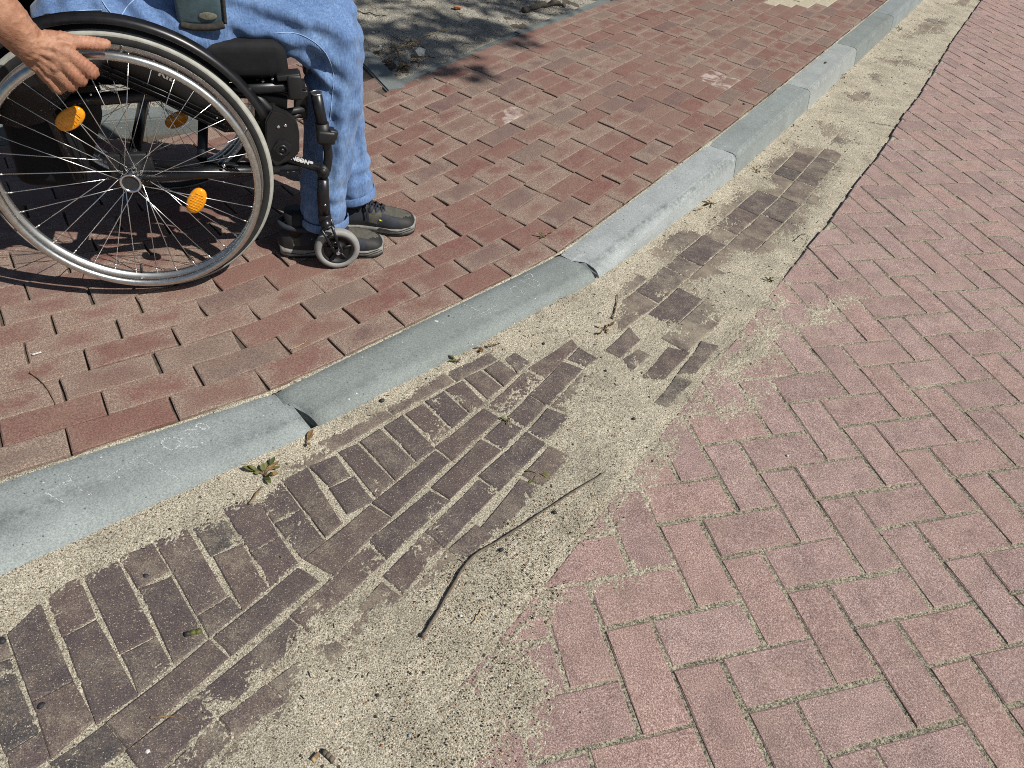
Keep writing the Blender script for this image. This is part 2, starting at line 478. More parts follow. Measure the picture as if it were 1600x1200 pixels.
def m_skin(name):
    k = M(name, 0.55, spec=0.4)
    co = k.coord('Object')
    c = k.ramp(k.noise(co, 32.0, 4.0, 0.65), [(0.3, (0.235, 0.108, 0.062)), (0.52, (0.345, 0.172, 0.106)), (0.72, (0.44, 0.245, 0.162))])
    c = k.mix(k.ramp(k.noise(co, 140.0, 3.0, 0.7), [(0.55, 0.0), (0.72, 0.4)]), c, (0.24, 0.105, 0.065))
    c = k.mix(0.55, c, k.n('Attribute', attribute_name='tint').outputs['Color'], 'MULTIPLY')
    k.color(c)
    mp = k.n('Mapping'); mp.inputs['Scale'].default_value = (0.4, 1.0, 1.0); k.put(mp.inputs[0], co)
    k.bump(k.math('ADD', k.noise(co, 420.0, 3.0, 0.7), k.math('MULTIPLY', k.noise(mp.outputs[0], 130.0, 3.0, 0.6), 1.1)), 0.4, 0.0022)
    k.b.inputs['Subsurface Weight'].default_value = 0.08
    k.b.inputs['Subsurface Radius'].default_value = (0.01, 0.004, 0.002)
    return k.m
def m_leaf(name, a, b):
    k = M(name, 0.6, spec=0.3)
    k.color(k.mix(k.n('ObjectInfo').outputs['Random'], a, b))
    co = k.coord('Object')
    k.bump(k.noise(co, 200.0, 2.0), 0.3, 0.001)
    k.color(k.mix(k.ramp(k.noise(co, 70.0, 3.0, 0.7), [(0.35, 0.0), (0.7, 1.0)]), a, b))
    return k.m
def m_rndcol(name, stops, rough=0.8):
    k = M(name, rough, spec=0.3)
    c = k.ramp(k.rand(True), stops, 'CONSTANT')
    k.color(k.mix(0.6, c, k.ramp(k.noise(k.coord('Object'), 250.0, 2.0), [(0.3, 0.7), (0.7, 1.25)]), 'MULTIPLY'))
    return k.m
MT = {}
MT['red'] = m_red_brick('red_clay_brick'); MT['redJ'] = m_red_brick('red_clay_brick_far', True)
MT['stain'] = m_red_brick('red_clay_brick_limed', False, 0.7)
MT['dark'] = m_dark_brick('purple_brown_brick'); MT['darkJ'] = m_dark_brick('purple_brown_brick_far', True)
MT['pink'] = m_pink('pink_paver'); MT['pinkJ'] = m_pink('pink_paver_far', True)
MT['sand'] = m_sand('sand'); MT['grit'] = m_sand('joint_grit', True)
MT['soil'] = m_soil('soil')
MT['kerb'] = m_concrete('kerb_concrete'); MT['edge'] = m_concrete('edging_concrete', 0.9)
MT['cream'] = m_plain('cream_brick', (0.40, 0.36, 0.265), 0.9, var=0.25)
MT['alu'] = m_plain('brushed_aluminium', (0.62, 0.61, 0.58), 0.32, 1.0, var=0.18, scale=90.0, bump=0.08)
MT['rimalu'] = m_plain('rim_aluminium', (0.52, 0.52, 0.51), 0.38, 1.0, var=0.12)
MT['chrome'] = m_plain('chrome', (0.82, 0.82, 0.82), 0.15, 1.0, var=0.04)
MT['spoke'] = m_plain('spoke_steel', (0.86, 0.86, 0.84), 0.3, 1.0, var=0.05)
MT['blackpaint'] = m_plain('black_powder_coat', (0.009, 0.009, 0.011), 0.34, var=0.3, bump=0.03)
MT['plastic'] = m_plain('black_plastic', (0.011, 0.011, 0.012), 0.5, var=0.2, bump=0.08)
MT['rubber'] = m_plain('black_rubber', (0.018, 0.018, 0.017), 0.75, var=0.3, bump=0.15)
MT['tread'] = m_plain('grey_tread', (0.33, 0.33, 0.295), 0.85, var=0.15, bump=0.15)
MT['castertyre'] = m_plain('grey_caster_tyre', (0.255, 0.255, 0.245), 0.6, var=0.15, bump=0.1)
MT['fabric'] = m_plain('black_nylon', (0.008, 0.008, 0.010), 0.8, var=0.3, scale=40.0, bump=0.2, spec=0.3)
MT['amber'] = m_plain('amber_reflector', (0.78, 0.30, 0.005), 0.16, var=0.15, scale=120.0)
MT['amber'].node_tree.nodes['Principled BSDF'].inputs['Coat Weight'].default_value = 0.6
MT['white'] = m_plain('white_print', (0.78, 0.79, 0.80), 0.6, var=0.03)
MT['greyprint'] = m_plain('grey_print', (0.28, 0.27, 0.25), 0.7, var=0.1)
MT['denim'] = m_denim('blue_denim'); MT['skin'] = m_skin('skin')
MT['stitch'] = m_plain('pale_stitching', (0.30, 0.42, 0.62), 0.9, var=0.15, scale=300.0)
MT['shirt'] = m_plain('black_jacket_cloth', (0.012, 0.012, 0.013), 0.65, var=0.3, scale=30.0, bump=0.15)
MT['suede'] = m_plain('olive_grey_suede', (0.078, 0.073, 0.058), 0.95, var=0.35, scale=70.0, bump=0.4)
MT['navy'] = m_plain('navy_shoe_panel', (0.017, 0.021, 0.031), 0.7, var=0.25, scale=120.0, bump=0.3)
MT['toecap'] = m_plain('black_toe_rubber', (0.012, 0.012, 0.012), 0.65, var=0.25, scale=150.0, bump=0.25)
MT['sole'] = m_plain('grey_midsole', (0.22, 0.217, 0.20), 0.8, var=0.3, scale=80.0, bump=0.15)
MT['lace'] = m_plain('navy_lace', (0.013, 0.014, 0.022), 0.85, var=0.25, scale=300.0, bump=0.3)
MT['lime'] = m_plain('lime_tab', (0.55, 0.60, 0.08), 0.6, var=0.05)
MT['teal'] = m_plain('worn_teal_leather', (0.052, 0.088, 0.105), 0.5, var=0.3, scale=35.0, bump=0.2)
MT['fray'] = m_plain('dark_frayed_edge', (0.028, 0.024, 0.02), 0.9, var=0.4, scale=120.0, bump=0.4)
MT['wear'] = m_plain('worn_leather_patch', (0.13, 0.125, 0.10), 0.8, var=0.4, scale=90.0, bump=0.3)
MT['hair'] = m_plain('grey_hair', (0.12, 0.11, 0.10), 0.7, var=0.3, scale=200.0, bump=0.5)
MT['eye'] = m_plain('eye', (0.6, 0.6, 0.58), 0.2)
MT['chalk'] = m_plain('chalk', (0.52, 0.545, 0.54), 0.95, var=0.15, scale=200.0)
MT['leafg'] = m_leaf('green_leaf', (0.065, 0.085, 0.022), (0.15, 0.14, 0.04))
MT['leafb'] = m_leaf('dry_brown_leaf', (0.13, 0.065, 0.025), (0.30, 0.19, 0.085))
MT['leafd'] = m_leaf('dark_leaf', (0.05, 0.075, 0.022), (0.09, 0.10, 0.03))
MT['twig'] = m_plain('dry_twig', (0.19, 0.125, 0.07), 0.9, var=0.35, scale=120.0, bump=0.4)
MT['straw'] = m_plain('straw', (0.40, 0.29, 0.14), 0.9, var=0.25, scale=120.0)
MT['stick'] = m_plain('grey_brown_stick', (0.125, 0.098, 0.072), 0.9, var=0.35, scale=80.0, bump=0.5)
MT['bark'] = m_plain('bark', (0.10, 0.085, 0.065), 0.95, var=0.35, scale=25.0, bump=0.6)
MT['black'] = m_plain('black_pebble', (0.022, 0.022, 0.025), 0.6, var=0.3, scale=120.0, bump=0.3)
MT['whitestone'] = m_plain('white_pebble', (0.55, 0.53, 0.50), 0.8, var=0.2, scale=150.0, bump=0.2)
MT['slate'] = m_plain('pale_stone', (0.34, 0.36, 0.36), 0.9, var=0.2, scale=80.0, bump=0.3)
MT['terracotta'] = m_plain('terracotta', (0.32, 0.15, 0.09), 0.9, var=0.2, scale=80.0)
MT['joint'] = m_plain('joint_soil', (0.085, 0.068, 0.05), 0.95, var=0.4, scale=120.0, bump=0.5)
MT['earth'] = m_plain('bare_earth', (0.17, 0.145, 0.11), 0.95, var=0.25, scale=8.0, bump=0.4)
MT['grains'] = m_rndcol('sand_grains', [(0.0, (0.035, 0.03, 0.026)), (0.22, (0.12, 0.085, 0.055)), (0.42, (0.30, 0.24, 0.16)), (0.65, (0.42, 0.36, 0.26)), (0.86, (0.28, 0.16, 0.09)), (0.93, (0.62, 0.58, 0.50))])
# ------------------------------------------------------------------ the lie of the land
def pave_base(u): return np.interp(u, [-0.3, 0.6, 1.45, 1.75, 2.6, 2.9], [0.034, 0.034, 0.038, 0.045, 0.088, 0.09])
JZ = [0.034, 0.034, 0.036, 0.09, 0.09, 0.09, 0.09, 0.09]
_j = [un((428, 613), .034), un((873, 400), .036), un((1107, 225), .09), un((1229, 129), .09), un((1307, 66), .09)]
_d0 = (_j[0] - un((0, 752), .034))[:2]; _d0 /= np.linalg.norm(_d0)
_d9 = (_j[4] - _j[3])[:2]; _d9 /= np.linalg.norm(_d9)
KIN = [_j[0][:2] - _d0 * 2.0, _j[0][:2] - _d0 * 1.0] + [j[:2] for j in _j] + [_j[4][:2] + _d9, _j[4][:2] + 2 * _d9, _j[4][:2] + 3 * _d9]
KZ = [0.034, 0.034, 0.034, 0.036, 0.09, 0.09, 0.09, 0.09, 0.09, 0.09]
def smooth_curve(P, it=3):
    P = np.array(P)
    for _ in range(it):
        Q = [P[0]]
        for i in range(len(P) - 1): Q += [0.75 * P[i] + 0.25 * P[i + 1], 0.25 * P[i] + 0.75 * P[i + 1]]
        P = np.array(Q + [P[-1]])
    return P
class Curve:
    def __init__(self, P, step=0.01):
        P = np.array(P)
        s = np.concatenate([[0], np.cumsum(np.linalg.norm(np.diff(P, axis=0), axis=1))])
        self.len = s[-1]
        self.s = np.arange(0, self.len, step)
        self.P = np.stack([np.interp(self.s, s, P[:, 0]), np.interp(self.s, s, P[:, 1])], -1)
        d = np.gradient(self.P, axis=0)
        d /= np.linalg.norm(d, axis=1)[:, None]
        k = np.ones(9) / 9
        d = np.stack([np.convolve(np.pad(d[:, i], 4, mode='edge'), k, 'valid') for i in (0, 1)], -1)
        self.D = d / np.linalg.norm(d, axis=1)[:, None]
    def at(self, s):
        s = np.asarray(s, float)
        p = np.stack([np.interp(s, self.s, self.P[:, i]) for i in (0, 1)], -1)
        d = np.stack([np.interp(s, self.s, self.D[:, i]) for i in (0, 1)], -1)
        # run straight on beyond both ends
        p = p + np.minimum(s - self.s[0], 0)[..., None] * self.D[0] + np.maximum(s - self.s[-1], 0)[..., None] * self.D[-1]
        return p, d / np.linalg.norm(d, axis=-1, keepdims=True)
    def offset(self, d):     # to the right for positive d
        n = np.stack([self.D[:, 1], -self.D[:, 0]], -1)
        return Curve(self.P + n * d)
    def nearest(self, X):
        i = np.array([((self.P - x) ** 2).sum(1).argmin() for x in X])
        n = np.stack([self.D[i, 1], -self.D[i, 0]], -1)
        return self.s[i], ((X - self.P[i]) * n).sum(1)
KC = Curve(smooth_curve([KIN[i] * (1 - f) + KIN[i + 1] * f for i in range(len(KIN) - 1) for f in (0, .25, .5, .75)] + [KIN[-1]], 2))                       # inner (pavement) edge of the kerb
def zp(X):
    """height of the brick pavement"""
    X = np.asarray(X, float)
    u = 0.574 * X[..., 0] + 0.819 * X[..., 1]
    v = -0.819 * X[..., 0] + 0.574 * X[..., 1]         # distance inwards, roughly
    return pave_base(u) + 0.014 * np.clip(v - 1.1, 0, 0.7)
def gut(y): return -0.014 * sstep(1.75, 2.5, np.asarray(y, float))

# far ground
me = mesh_np('ground', np.array([[-60, -60, -.16], [60, -60, -.16], [60, 60, -.16], [-60, 60, -.16]]), np.array([[0, 1, 2, 3]]), MT['earth'])
link('ground', me, kind='structure')

# ------------------------------------------------------------------ pieces: bricks, pavers
UNIT = {}
def unit_brick(Lx, Wy, key, mat, H=0.06, bev=0.0022, var=0):
    """a brick standing for many: irregular worn outline, rounded arris"""
    k = (key, var)
    if k in UNIT: return UNIT[k]
    r = random.Random(hash(key) % 1000 + var * 17)
    out = []
    for (cx, cy), ax in (((-1, -1), 0), ((1, -1), 1), ((1, 1), 0), ((-1, 1), 1)):
        nx = {(-1, -1): (1, -1), (1, -1): (1, 1), (1, 1): (-1, 1), (-1, 1): (-1, -1)}[(cx, cy)]
        out.append((cx * Lx / 2 + r.uniform(-.0015, .0015), cy * Wy / 2 + r.uniform(-.0012, .0012)))
        t = r.uniform(.35, .65)
        q = (cx + (nx[0] - cx) * t, cy + (nx[1] - cy) * t)
        out.append((q[0] * Lx / 2 + (r.uniform(-.0014, .0008) * cx if ax else 0), q[1] * Wy / 2 + (r.uniform(-.0014, .0008) * cy if not ax else 0)))
    V, F, UV = piece_geo(np.array(out), 0.0, H, bev, r)
    UNIT[k] = mesh_np(key, V, F, mat, False, UV)
    return UNIT[k]
def piece_geo(poly, z, H, bev, r, tilt=(0, 0), c=None):
    """a paving piece from an outline (counter-clockwise): domed top, bevel ring, sides"""
    n = len(poly)
    c = poly.mean(0) if c is None else c
    a = poly
    rad = np.linalg.norm(a - c, axis=1)[:, None]
    ins = a - (a - c) / rad * bev * 1.5
    zj = np.array([r.uniform(-.0006, .0006) for _ in range(n)])
    zt = z + (ins - c) @ np.array(tilt) + zj
    ze = z + (a - c) @ np.array(tilt) - bev + zj
    V = np.concatenate([np.c_[ins, zt], np.c_[a, ze], np.c_[a, ze * 0 + z - H], [[c[0], c[1], z + 0.0006]]])
    i = np.arange(n); j = (i + 1) % n
    F = [np.stack([i, j, np.full(n, 3 * n)], -1), np.concatenate([np.stack([i + n, j + n, j, i], -1), np.stack([i + 2 * n, j + 2 * n, j + n, i + n], -1)])]
    e = a[0:1] * 0
    # uv: 0..1 along the longer and shorter axis
    d = np.linalg.svd(poly - c)[2]
    q = (V[:, :2] - c) @ d.T
    lo, hi = q[n:2 * n].min(0), q[n:2 * n].max(0)
    return V, F, (q - lo) / (hi - lo)
class Bag:
    """collects pieces that become one joined mesh"""
    def __init__(self): self.V, self.F, self.U, self.R, self.n = [], {3: [], 4: []}, [], [], 0
    def add(self, V, F, UV, rv):
        for f in F: self.F[f.shape[1]].append(f + self.n)
        self.V.append(V); self.U.append(UV); self.R.append(np.full(len(V), rv)); self.n += len(V)
    def build(self, name, mat, parent, kind='stuff'):
        if not self.n: return None
        me = mesh_np(name, np.concatenate(self.V), [np.concatenate(v) for v in self.F.values() if v], mat, False, np.concatenate(self.U), np.concatenate(self.R))
        return link(name, me, parent=parent, kind=kind)
def area_px(P, z):
    q, dep = px_of(np.c_[P, np.full(len(P), z)])
    if (dep < 0.05).any(): return 0, False
    x, y = q[:, 0], q[:, 1]
    ar = 0.5 * abs(np.dot(x, np.roll(y, 1)) - np.dot(y, np.roll(x, 1)))
    return ar, (x.max() > -5 and x.min() < 1605 and y.max() > -5 and y.min() < 1205)
def cut(poly, p, n):
    """part of a convex outline where (x - p).n > 0"""
    out = []
    m = len(poly)
    for i in range(m):
        a, b = poly[i], poly[(i + 1) % m]
        da, db = (a - p) @ n, (b - p) @ n
        if da > 0: out.append(a)
        if da * db < 0: out.append(a + (b - a) * da / (da - db))
    return np.array(out)
def roughen(poly, r, j=0.0013):
    out = []
    for i in range(len(poly)):
        a, b = poly[i], poly[(i + 1) % len(poly)]
        out.append(a + np.array([r.uniform(-j, j), r.uniform(-j, j)]) * 0.6)
        e = b - a
        l = np.linalg.norm(e)
        if l > 0.05:
            nn = np.array([-e[1], e[0]]) / l
            out.append(a + e * r.uniform(.35, .65) + nn * r.uniform(-j * .3, j))
    return np.array(out)

# ------------------------------------------------------------------ pavement of red bricks, laid in courses that follow the kerb
pavement = None
def sheet(name, C, ds, s0, s1, dd, zfun, mat, parent=None, jit=0.0, kind=None):
    s = np.arange(s0, s1, ds)
    p, t = C.at(s)
    n = np.stack([t[:, 1], -t[:, 0]], -1)
    dd = np.asarray(dd)
    X = p[:, None, :] + n[:, None, :] * dd[None, :, None]
    Z = zfun(X) + (fbm(X[..., 0], X[..., 1], 9.0, 3, 5) * jit if jit else 0)
    V = np.concatenate([X, Z[..., None]], -1).reshape(-1, 3)
    f = grid_faces(len(s), len(dd))[:, ::-1]
    return link(name, mesh_np(name, V, f, mat), parent=parent, kind=kind)
pavement = sheet('pavement', KC, 0.05, -0.5, KC.len + 2, np.r_[np.arange(-2.6, -0.02, 0.04), -0.004], lambda X: zp(X) - 0.0105, MT['joint'], jit=0.006, kind='structure')
ROW = 0.0832
# traced head joints of the three courses by the kerb (top ends in the photograph)
TR = {0: [(103, 672), (262, 625), (397, 578), (508, 529), (608, 487), (698, 447), (775, 412), (848, 381)],
      1: [(155, 615), (305, 572), (430, 525), (537, 482), (630, 443), (713, 407), (788, 376), (850, 346)],
      2: [(570, 440), (660, 403), (735, 371), (803, 340), (861, 307)]}
bed = [un(p, .10)[:2] for p in [(560, 86), (606, 139), (640, 137), (930, 8), (1060, -55), (700, -160), (420, -80)]]   # planting bed, kept free
back = np.array([un(p, .085)[:2] for p in [(-90, 214), (30, 203), (207, 193)]])
pieces = []      # (area, outline, z, kind)
for r_ in range(0, 31):
    C = KC.offset(-(0.012 + r_ * ROW + ROW / 2))
    if r_ in TR:
        X = np.array([un(p, float(zp(un(p, .05)[:2])))[:2] for p in TR[r_]])
        sj = C.nearest(X)[0]
        ph = sj[len(sj) // 2]
        known = list(np.sort(sj))
    else:
        # half bond measured along the course from the square of the second joint
        sref = KC.nearest(np.array([un((698, 447), .04)[:2]]))[0][0]
        ph = C.nearest(np.array([KC.at(sref)[0]]))[0][0] + (0.103 if r_ % 2 else 0.0) + rnd.gauss(0, .012)
        known = []
    joints = list(known) if known else [ph]
    while joints[-1] < C.len + 0.5:
        ln = 0.2055 + rnd.gauss(0, .0022)
        if not known or joints[-1] > known[-1] + 0.3:
            if rnd.random() < 0.035: ln = 0.103
        joints.append(joints[-1] + ln)
    while joints[0] > -0.4: joints.insert(0, joints[0] - 0.2055 - rnd.gauss(0, .0022))
    bedgap = rnd.choice([0.0006, 0.001, 0.0014, 0.0022])
    for a, b in zip(joints[:-1], joints[1:]):
        m = 0.5 * (a + b)
        p, t = C.at(m)
        pieces.append((p, math.atan2(t[1], t[0]), b - a, bedgap, r_))
bedP = np.array(bed)
BZ = 0.068                                             # level of the bricks at the corner of the bed
cor = un((606, 140), BZ + .008)[:2]
eR = un((930, 8), .108)[:2] - cor; eR /= np.linalg.norm(eR)
eL = un((566, 98), BZ + .010)[:2] - cor; eL /= np.linalg.norm(eL)
nR = np.array([-eR[1], eR[0]]); nL = np.array([eL[1], -eL[0]])
def bed_cut(rect):
    """the part of a brick outside the planting bed"""
    q = rect - cor
    if ((q @ nR > -.002) & (q @ nL > -.002)).any():
        m = rect.mean(0) - cor
        if m @ nR > .02 and m @ nL > .02: return None
        n = nR if m @ nR < m @ nL else nL
        rect = cut(rect, cor - n * .003, -n)
        if len(rect) < 3 or 0.5 * abs(np.dot(rect[:, 0], np.roll(rect[:, 1], 1)) - np.dot(rect[:, 1], np.roll(rect[:, 0], 1))) < 0.0012: return None
    return rect
cen = np.array([q[0] for q in pieces])
backn = back[2] - back[0]; backn = np.array([-backn[1], backn[0]]) / np.linalg.norm(backn)
behind = (cen - back[2]) @ backn > -0.04
behind &= (cen - back[2]) @ ((back[2] - back[0]) / np.linalg.norm(back[2] - back[0])) < 0.28
cand = []
for i, (p, ang, ln, bg, r_) in enumerate(pieces):
    if behind[i]: continue
    ca, sa = math.cos(ang), math.sin(ang)
    rect = np.array([[x * ca - y * sa, x * sa + y * ca] for x, y in ((-ln / 2, -ROW / 2), (ln / 2, -ROW / 2), (ln / 2, ROW / 2), (-ln / 2, ROW / 2))]) + p
    whole = rect
    rect = bed_cut(rect)
    if rect is None: continue
    ar, vis = area_px(rect, float(zp(p)))
    q, dep = px_of(np.array([p[0], p[1], 0.05]))
    if dep < 0.05 or not (-1900 < q[0] < 2400 and -350 < q[1] < 2200): continue
    cand.append((ar if vis else 0, i, None if rect is whole else rect))
cand.sort(key=lambda c: -c[0])
bag = Bag()
creampx = np.array([un(p, .09)[:2] for p in [(1195, 10), (1225, -8), (1320, -20), (1290, 14)]])
limed = [un(p, .06)[:2] for p in [(783, 190), (908, 207), (1092, 116), (1125, 133)]]
for rank, (ar, i, rect) in enumerate(cand):
    p, ang, ln, bg, r_ = pieces[i]
    z = float(zp(p)) + rnd.gauss(0, .0007)
    gx = (float(zp(p + [.05, 0])) - float(zp(p - [.05, 0]))) / .1; gy = (float(zp(p + [0, .05])) - float(zp(p - [0, .05]))) / .1
    tilt = (rnd.gauss(0, .0045), rnd.gauss(0, .004))
    wt = (gx + tilt[0], gy + tilt[1])
    hg = abs(rnd.gauss(0.0058, .0022))
    lime = min(np.linalg.norm(p - l) for l in limed) < 0.06
    cream = sdf(p[None], creampx)[0] < 0
    if rank < 300 and ln > 0.15 and rect is None:
        me = unit_brick(0.2, 0.082, 'brick', MT['red'], var=rank % 9)
        o = link('brick', me, parent=pavement)
        o.location = (p[0], p[1], z)
        o.scale = ((ln - hg) / 0.2, (ROW - bg) / 0.082, 1)
        yaw = Matrix.Rotation(ang + (math.pi if rnd.random() < .5 else 0) + rnd.gauss(0, .006), 3, 'Z')
        o.rotation_euler = (Vector((0, 0, 1)).rotation_difference(Vector((-wt[0], -wt[1], 1))).to_matrix() @ yaw).to_euler()
        if lime or cream:
            o.data = me.copy(); o.data.materials[0] = MT['stain'] if lime else MT['cream']
    else:
        ca, sa = math.cos(ang), math.sin(ang)
        l2, w2 = (ln - hg) / 2, (ROW - bg) / 2
        poly = np.array([[x * ca - y * sa, x * sa + y * ca] for x, y in ((-l2, -w2), (l2, -w2), (l2, w2), (-l2, w2))]) + p
        if rect is not None: poly = rect
        if cream or lime or rank < 300:
            V, F, UV = piece_geo(roughen(poly, rnd), z, 0.06, 0.0022, rnd, wt)
            link('brick', mesh_np('brick', V - [p[0], p[1], z], F, MT['stain'] if lime else MT['cream'] if cream else MT['red'], False, UV), parent=pavement).location = (p[0], p[1], z)
            continue
        V, F, UV = piece_geo(roughen(poly, rnd), z, 0.06, 0.0022, rnd, wt)
        bag.add(V, F, UV, rnd.random())
bag.build('far_bricks', MT['redJ'], pavement)

# ------------------------------------------------------------------ street of pink concrete pavers in herringbone
W = 0.105
TH, OX, OY = 0.358613, 0.352506, 0.734007
def lat(i, j): return np.array([OX + math.cos(TH) * i * W + math.sin(TH) * j * W, OY + math.sin(TH) * i * W - math.cos(TH) * j * W])
edge_px = [(1600, -95), (1534, 0), (1491, 60), (1467, 99), (1439, 146), (1412, 180), (1388, 221), (1364, 255), (1339, 285), (1300, 341), (1262, 386), (1221, 439), (1190, 477), (1150, 532), (1090, 600), (1060, 643), (965, 770), (850, 915), (735, 1050), (600, 1215), (470, 1400)]
EDGE = np.array([un(p, 0.0)[:2] for p in edge_px][::-1])         # from near to far
EC = Curve(EDGE, 0.02)
street = empty('street_tmp')
bpy.data.objects.remove(street)
def street_z(X): return np.full(X.shape[:-1], -0.0024)
street = sheet('street', EC, 0.05, -0.8, EC.len + 2.0, np.r_[0.02, np.arange(0.06, 5.0, 0.06)], street_z, MT['grit'], jit=0.0011, kind='structure')
cand = []
for i in range(-22, 84):
    for j in range(-74, 24):
        s = (i + j) % 4 if False else (i - j) % 4
        if s == 0: rect = [(i, j), (i, j + 1), (i + 2, j + 1), (i + 2, j)]
        elif s == 3: rect = [(i, j), (i, j + 2), (i + 1, j + 2), (i + 1, j)]
        else: continue
        R = np.array([lat(*q) for q in rect])
        c = R.mean(0)
        k = ((EC.P - c) ** 2).sum(1).argmin()
        n = np.array([EC.D[k, 1], -EC.D[k, 0]])
        dist = (c - EC.P[k]) @ n
        if dist < -0.13: continue
        g = 0.0041
        R = R - (R - c) / np.abs(R - c).max(0)[None] * 0 
        d1 = (R[3] - R[0]); d1 /= np.linalg.norm(d1)
        d2 = (R[1] - R[0]); d2 /= np.linalg.norm(d2)
        R = R + np.array([d1 + d2, d1 - d2, -d1 - d2, -d1 + d2]) * g
        full = True
        if dist < 0.16:
            R2 = cut(R, EC.P[k], n)
            if len(R2) < 3: continue
            full = len(R2) == 4 and np.allclose(R2, R)
            a = R2 - np.roll(R2, 1, 0)
            if 0.5 * abs(np.dot(R2[:, 0], np.roll(R2[:, 1], 1)) - np.dot(R2[:, 1], np.roll(R2[:, 0], 1))) < 0.0018: continue
            R = R2
        q, dep = px_of(np.array([c[0], c[1], 0]))
        if dep < 0.05 or not (-400 < q[0] < 2300 and -330 < q[1] < 1650): continue
        ar, vis = area_px(R, 0.0)
        cand.append((ar if vis else 0, R, full, s))
cand.sort(key=lambda c: -c[0])
bag = Bag()
dusted = []
for rank, (ar, R, full, s) in enumerate(cand):
    c = R.mean(0)
    z = max(-.0005, min(.0012, rnd.gauss(0, .0006)))
    tilt = (rnd.gauss(0, .004), rnd.gauss(0, .004))
    sh = np.array([rnd.gauss(0, .0014), rnd.gauss(0, .0014)])
    if np.cross(R[1] - R[0], R[2] - R[1]) < 0: R = R[::-1]
    if rank < 300 and full:
        me = unit_brick(2 * W - .0082, W - .0082, 'paver', MT['pink'], H=0.07, bev=0.0024, var=rank % 8)
        o = link('paver', me, parent=street)
        o.location = (c[0] + sh[0], c[1] + sh[1], z)
        o.rotation_euler = (tilt[0], tilt[1], TH + (math.pi / 2 if s == 3 else 0) + (math.pi if rnd.random() < .5 else 0) + rnd.gauss(0, .008))
        dusted.append((o, c))
    else:
        V, F, UV = piece_geo(roughen(R, rnd) + sh, z, 0.07, 0.0024, rnd, tilt)
        if rank < 300:
            o = link('paver', mesh_np('paver', V - [c[0], c[1], z], F, MT['pink'], False, UV), parent=street)
            o.location = (c[0], c[1], z)
            dusted.append((o, c))
        else: bag.add(V, F, UV, rnd.random())
bag.build('far_pavers', MT['pinkJ'], street)

# ------------------------------------------------------------------ kerb of concrete stones
kerb = empty('kerb', tuple(KC.at(1.0)[0]) + (0.0,), kind='structure')
def jline(k):
    """outward normal and forward direction at joint k"""
    a = KIN[k] - KIN[max(k - 1, 0)] if k > 0 else KIN[1] - KIN[0]
    b = KIN[min(k + 1, len(KIN) - 1)] - KIN[k] if k < len(KIN) - 1 else a
    d = a / np.linalg.norm(a) + b / np.linalg.norm(b)
    d /= np.linalg.norm(d)
    return np.array([d[1], -d[0]]), d
LOW = [(0, -.13), (0, -.004), (.004, 0), (.03, .0008), (.048, .001), (.062, .001), (.085, 0), (.104, -.002), (.119, -.006), (.131, -.0125), (.140, -.022), (.145, -.034), (.149, -.06), (.152, -.13)]
HIGH = [(0, -.13), (0, -.004), (.004, 0), (.03, .0004), (.048, .0005), (.062, .0005), (.085, 0), (.108, 0), (.118, -.0025), (.125, -.0075), (.1295, -.016), (.137, -.050), (.146, -.10), (.149, -.18)]
def jog(v, k):
    a = 0.020 if k in (2, 3) else 0.007
    return a * float(sstep(.046, .064, v)) + (0.010 * float(sstep(.10, .15, v)) if k == 2 else 0)
ks_objs = []
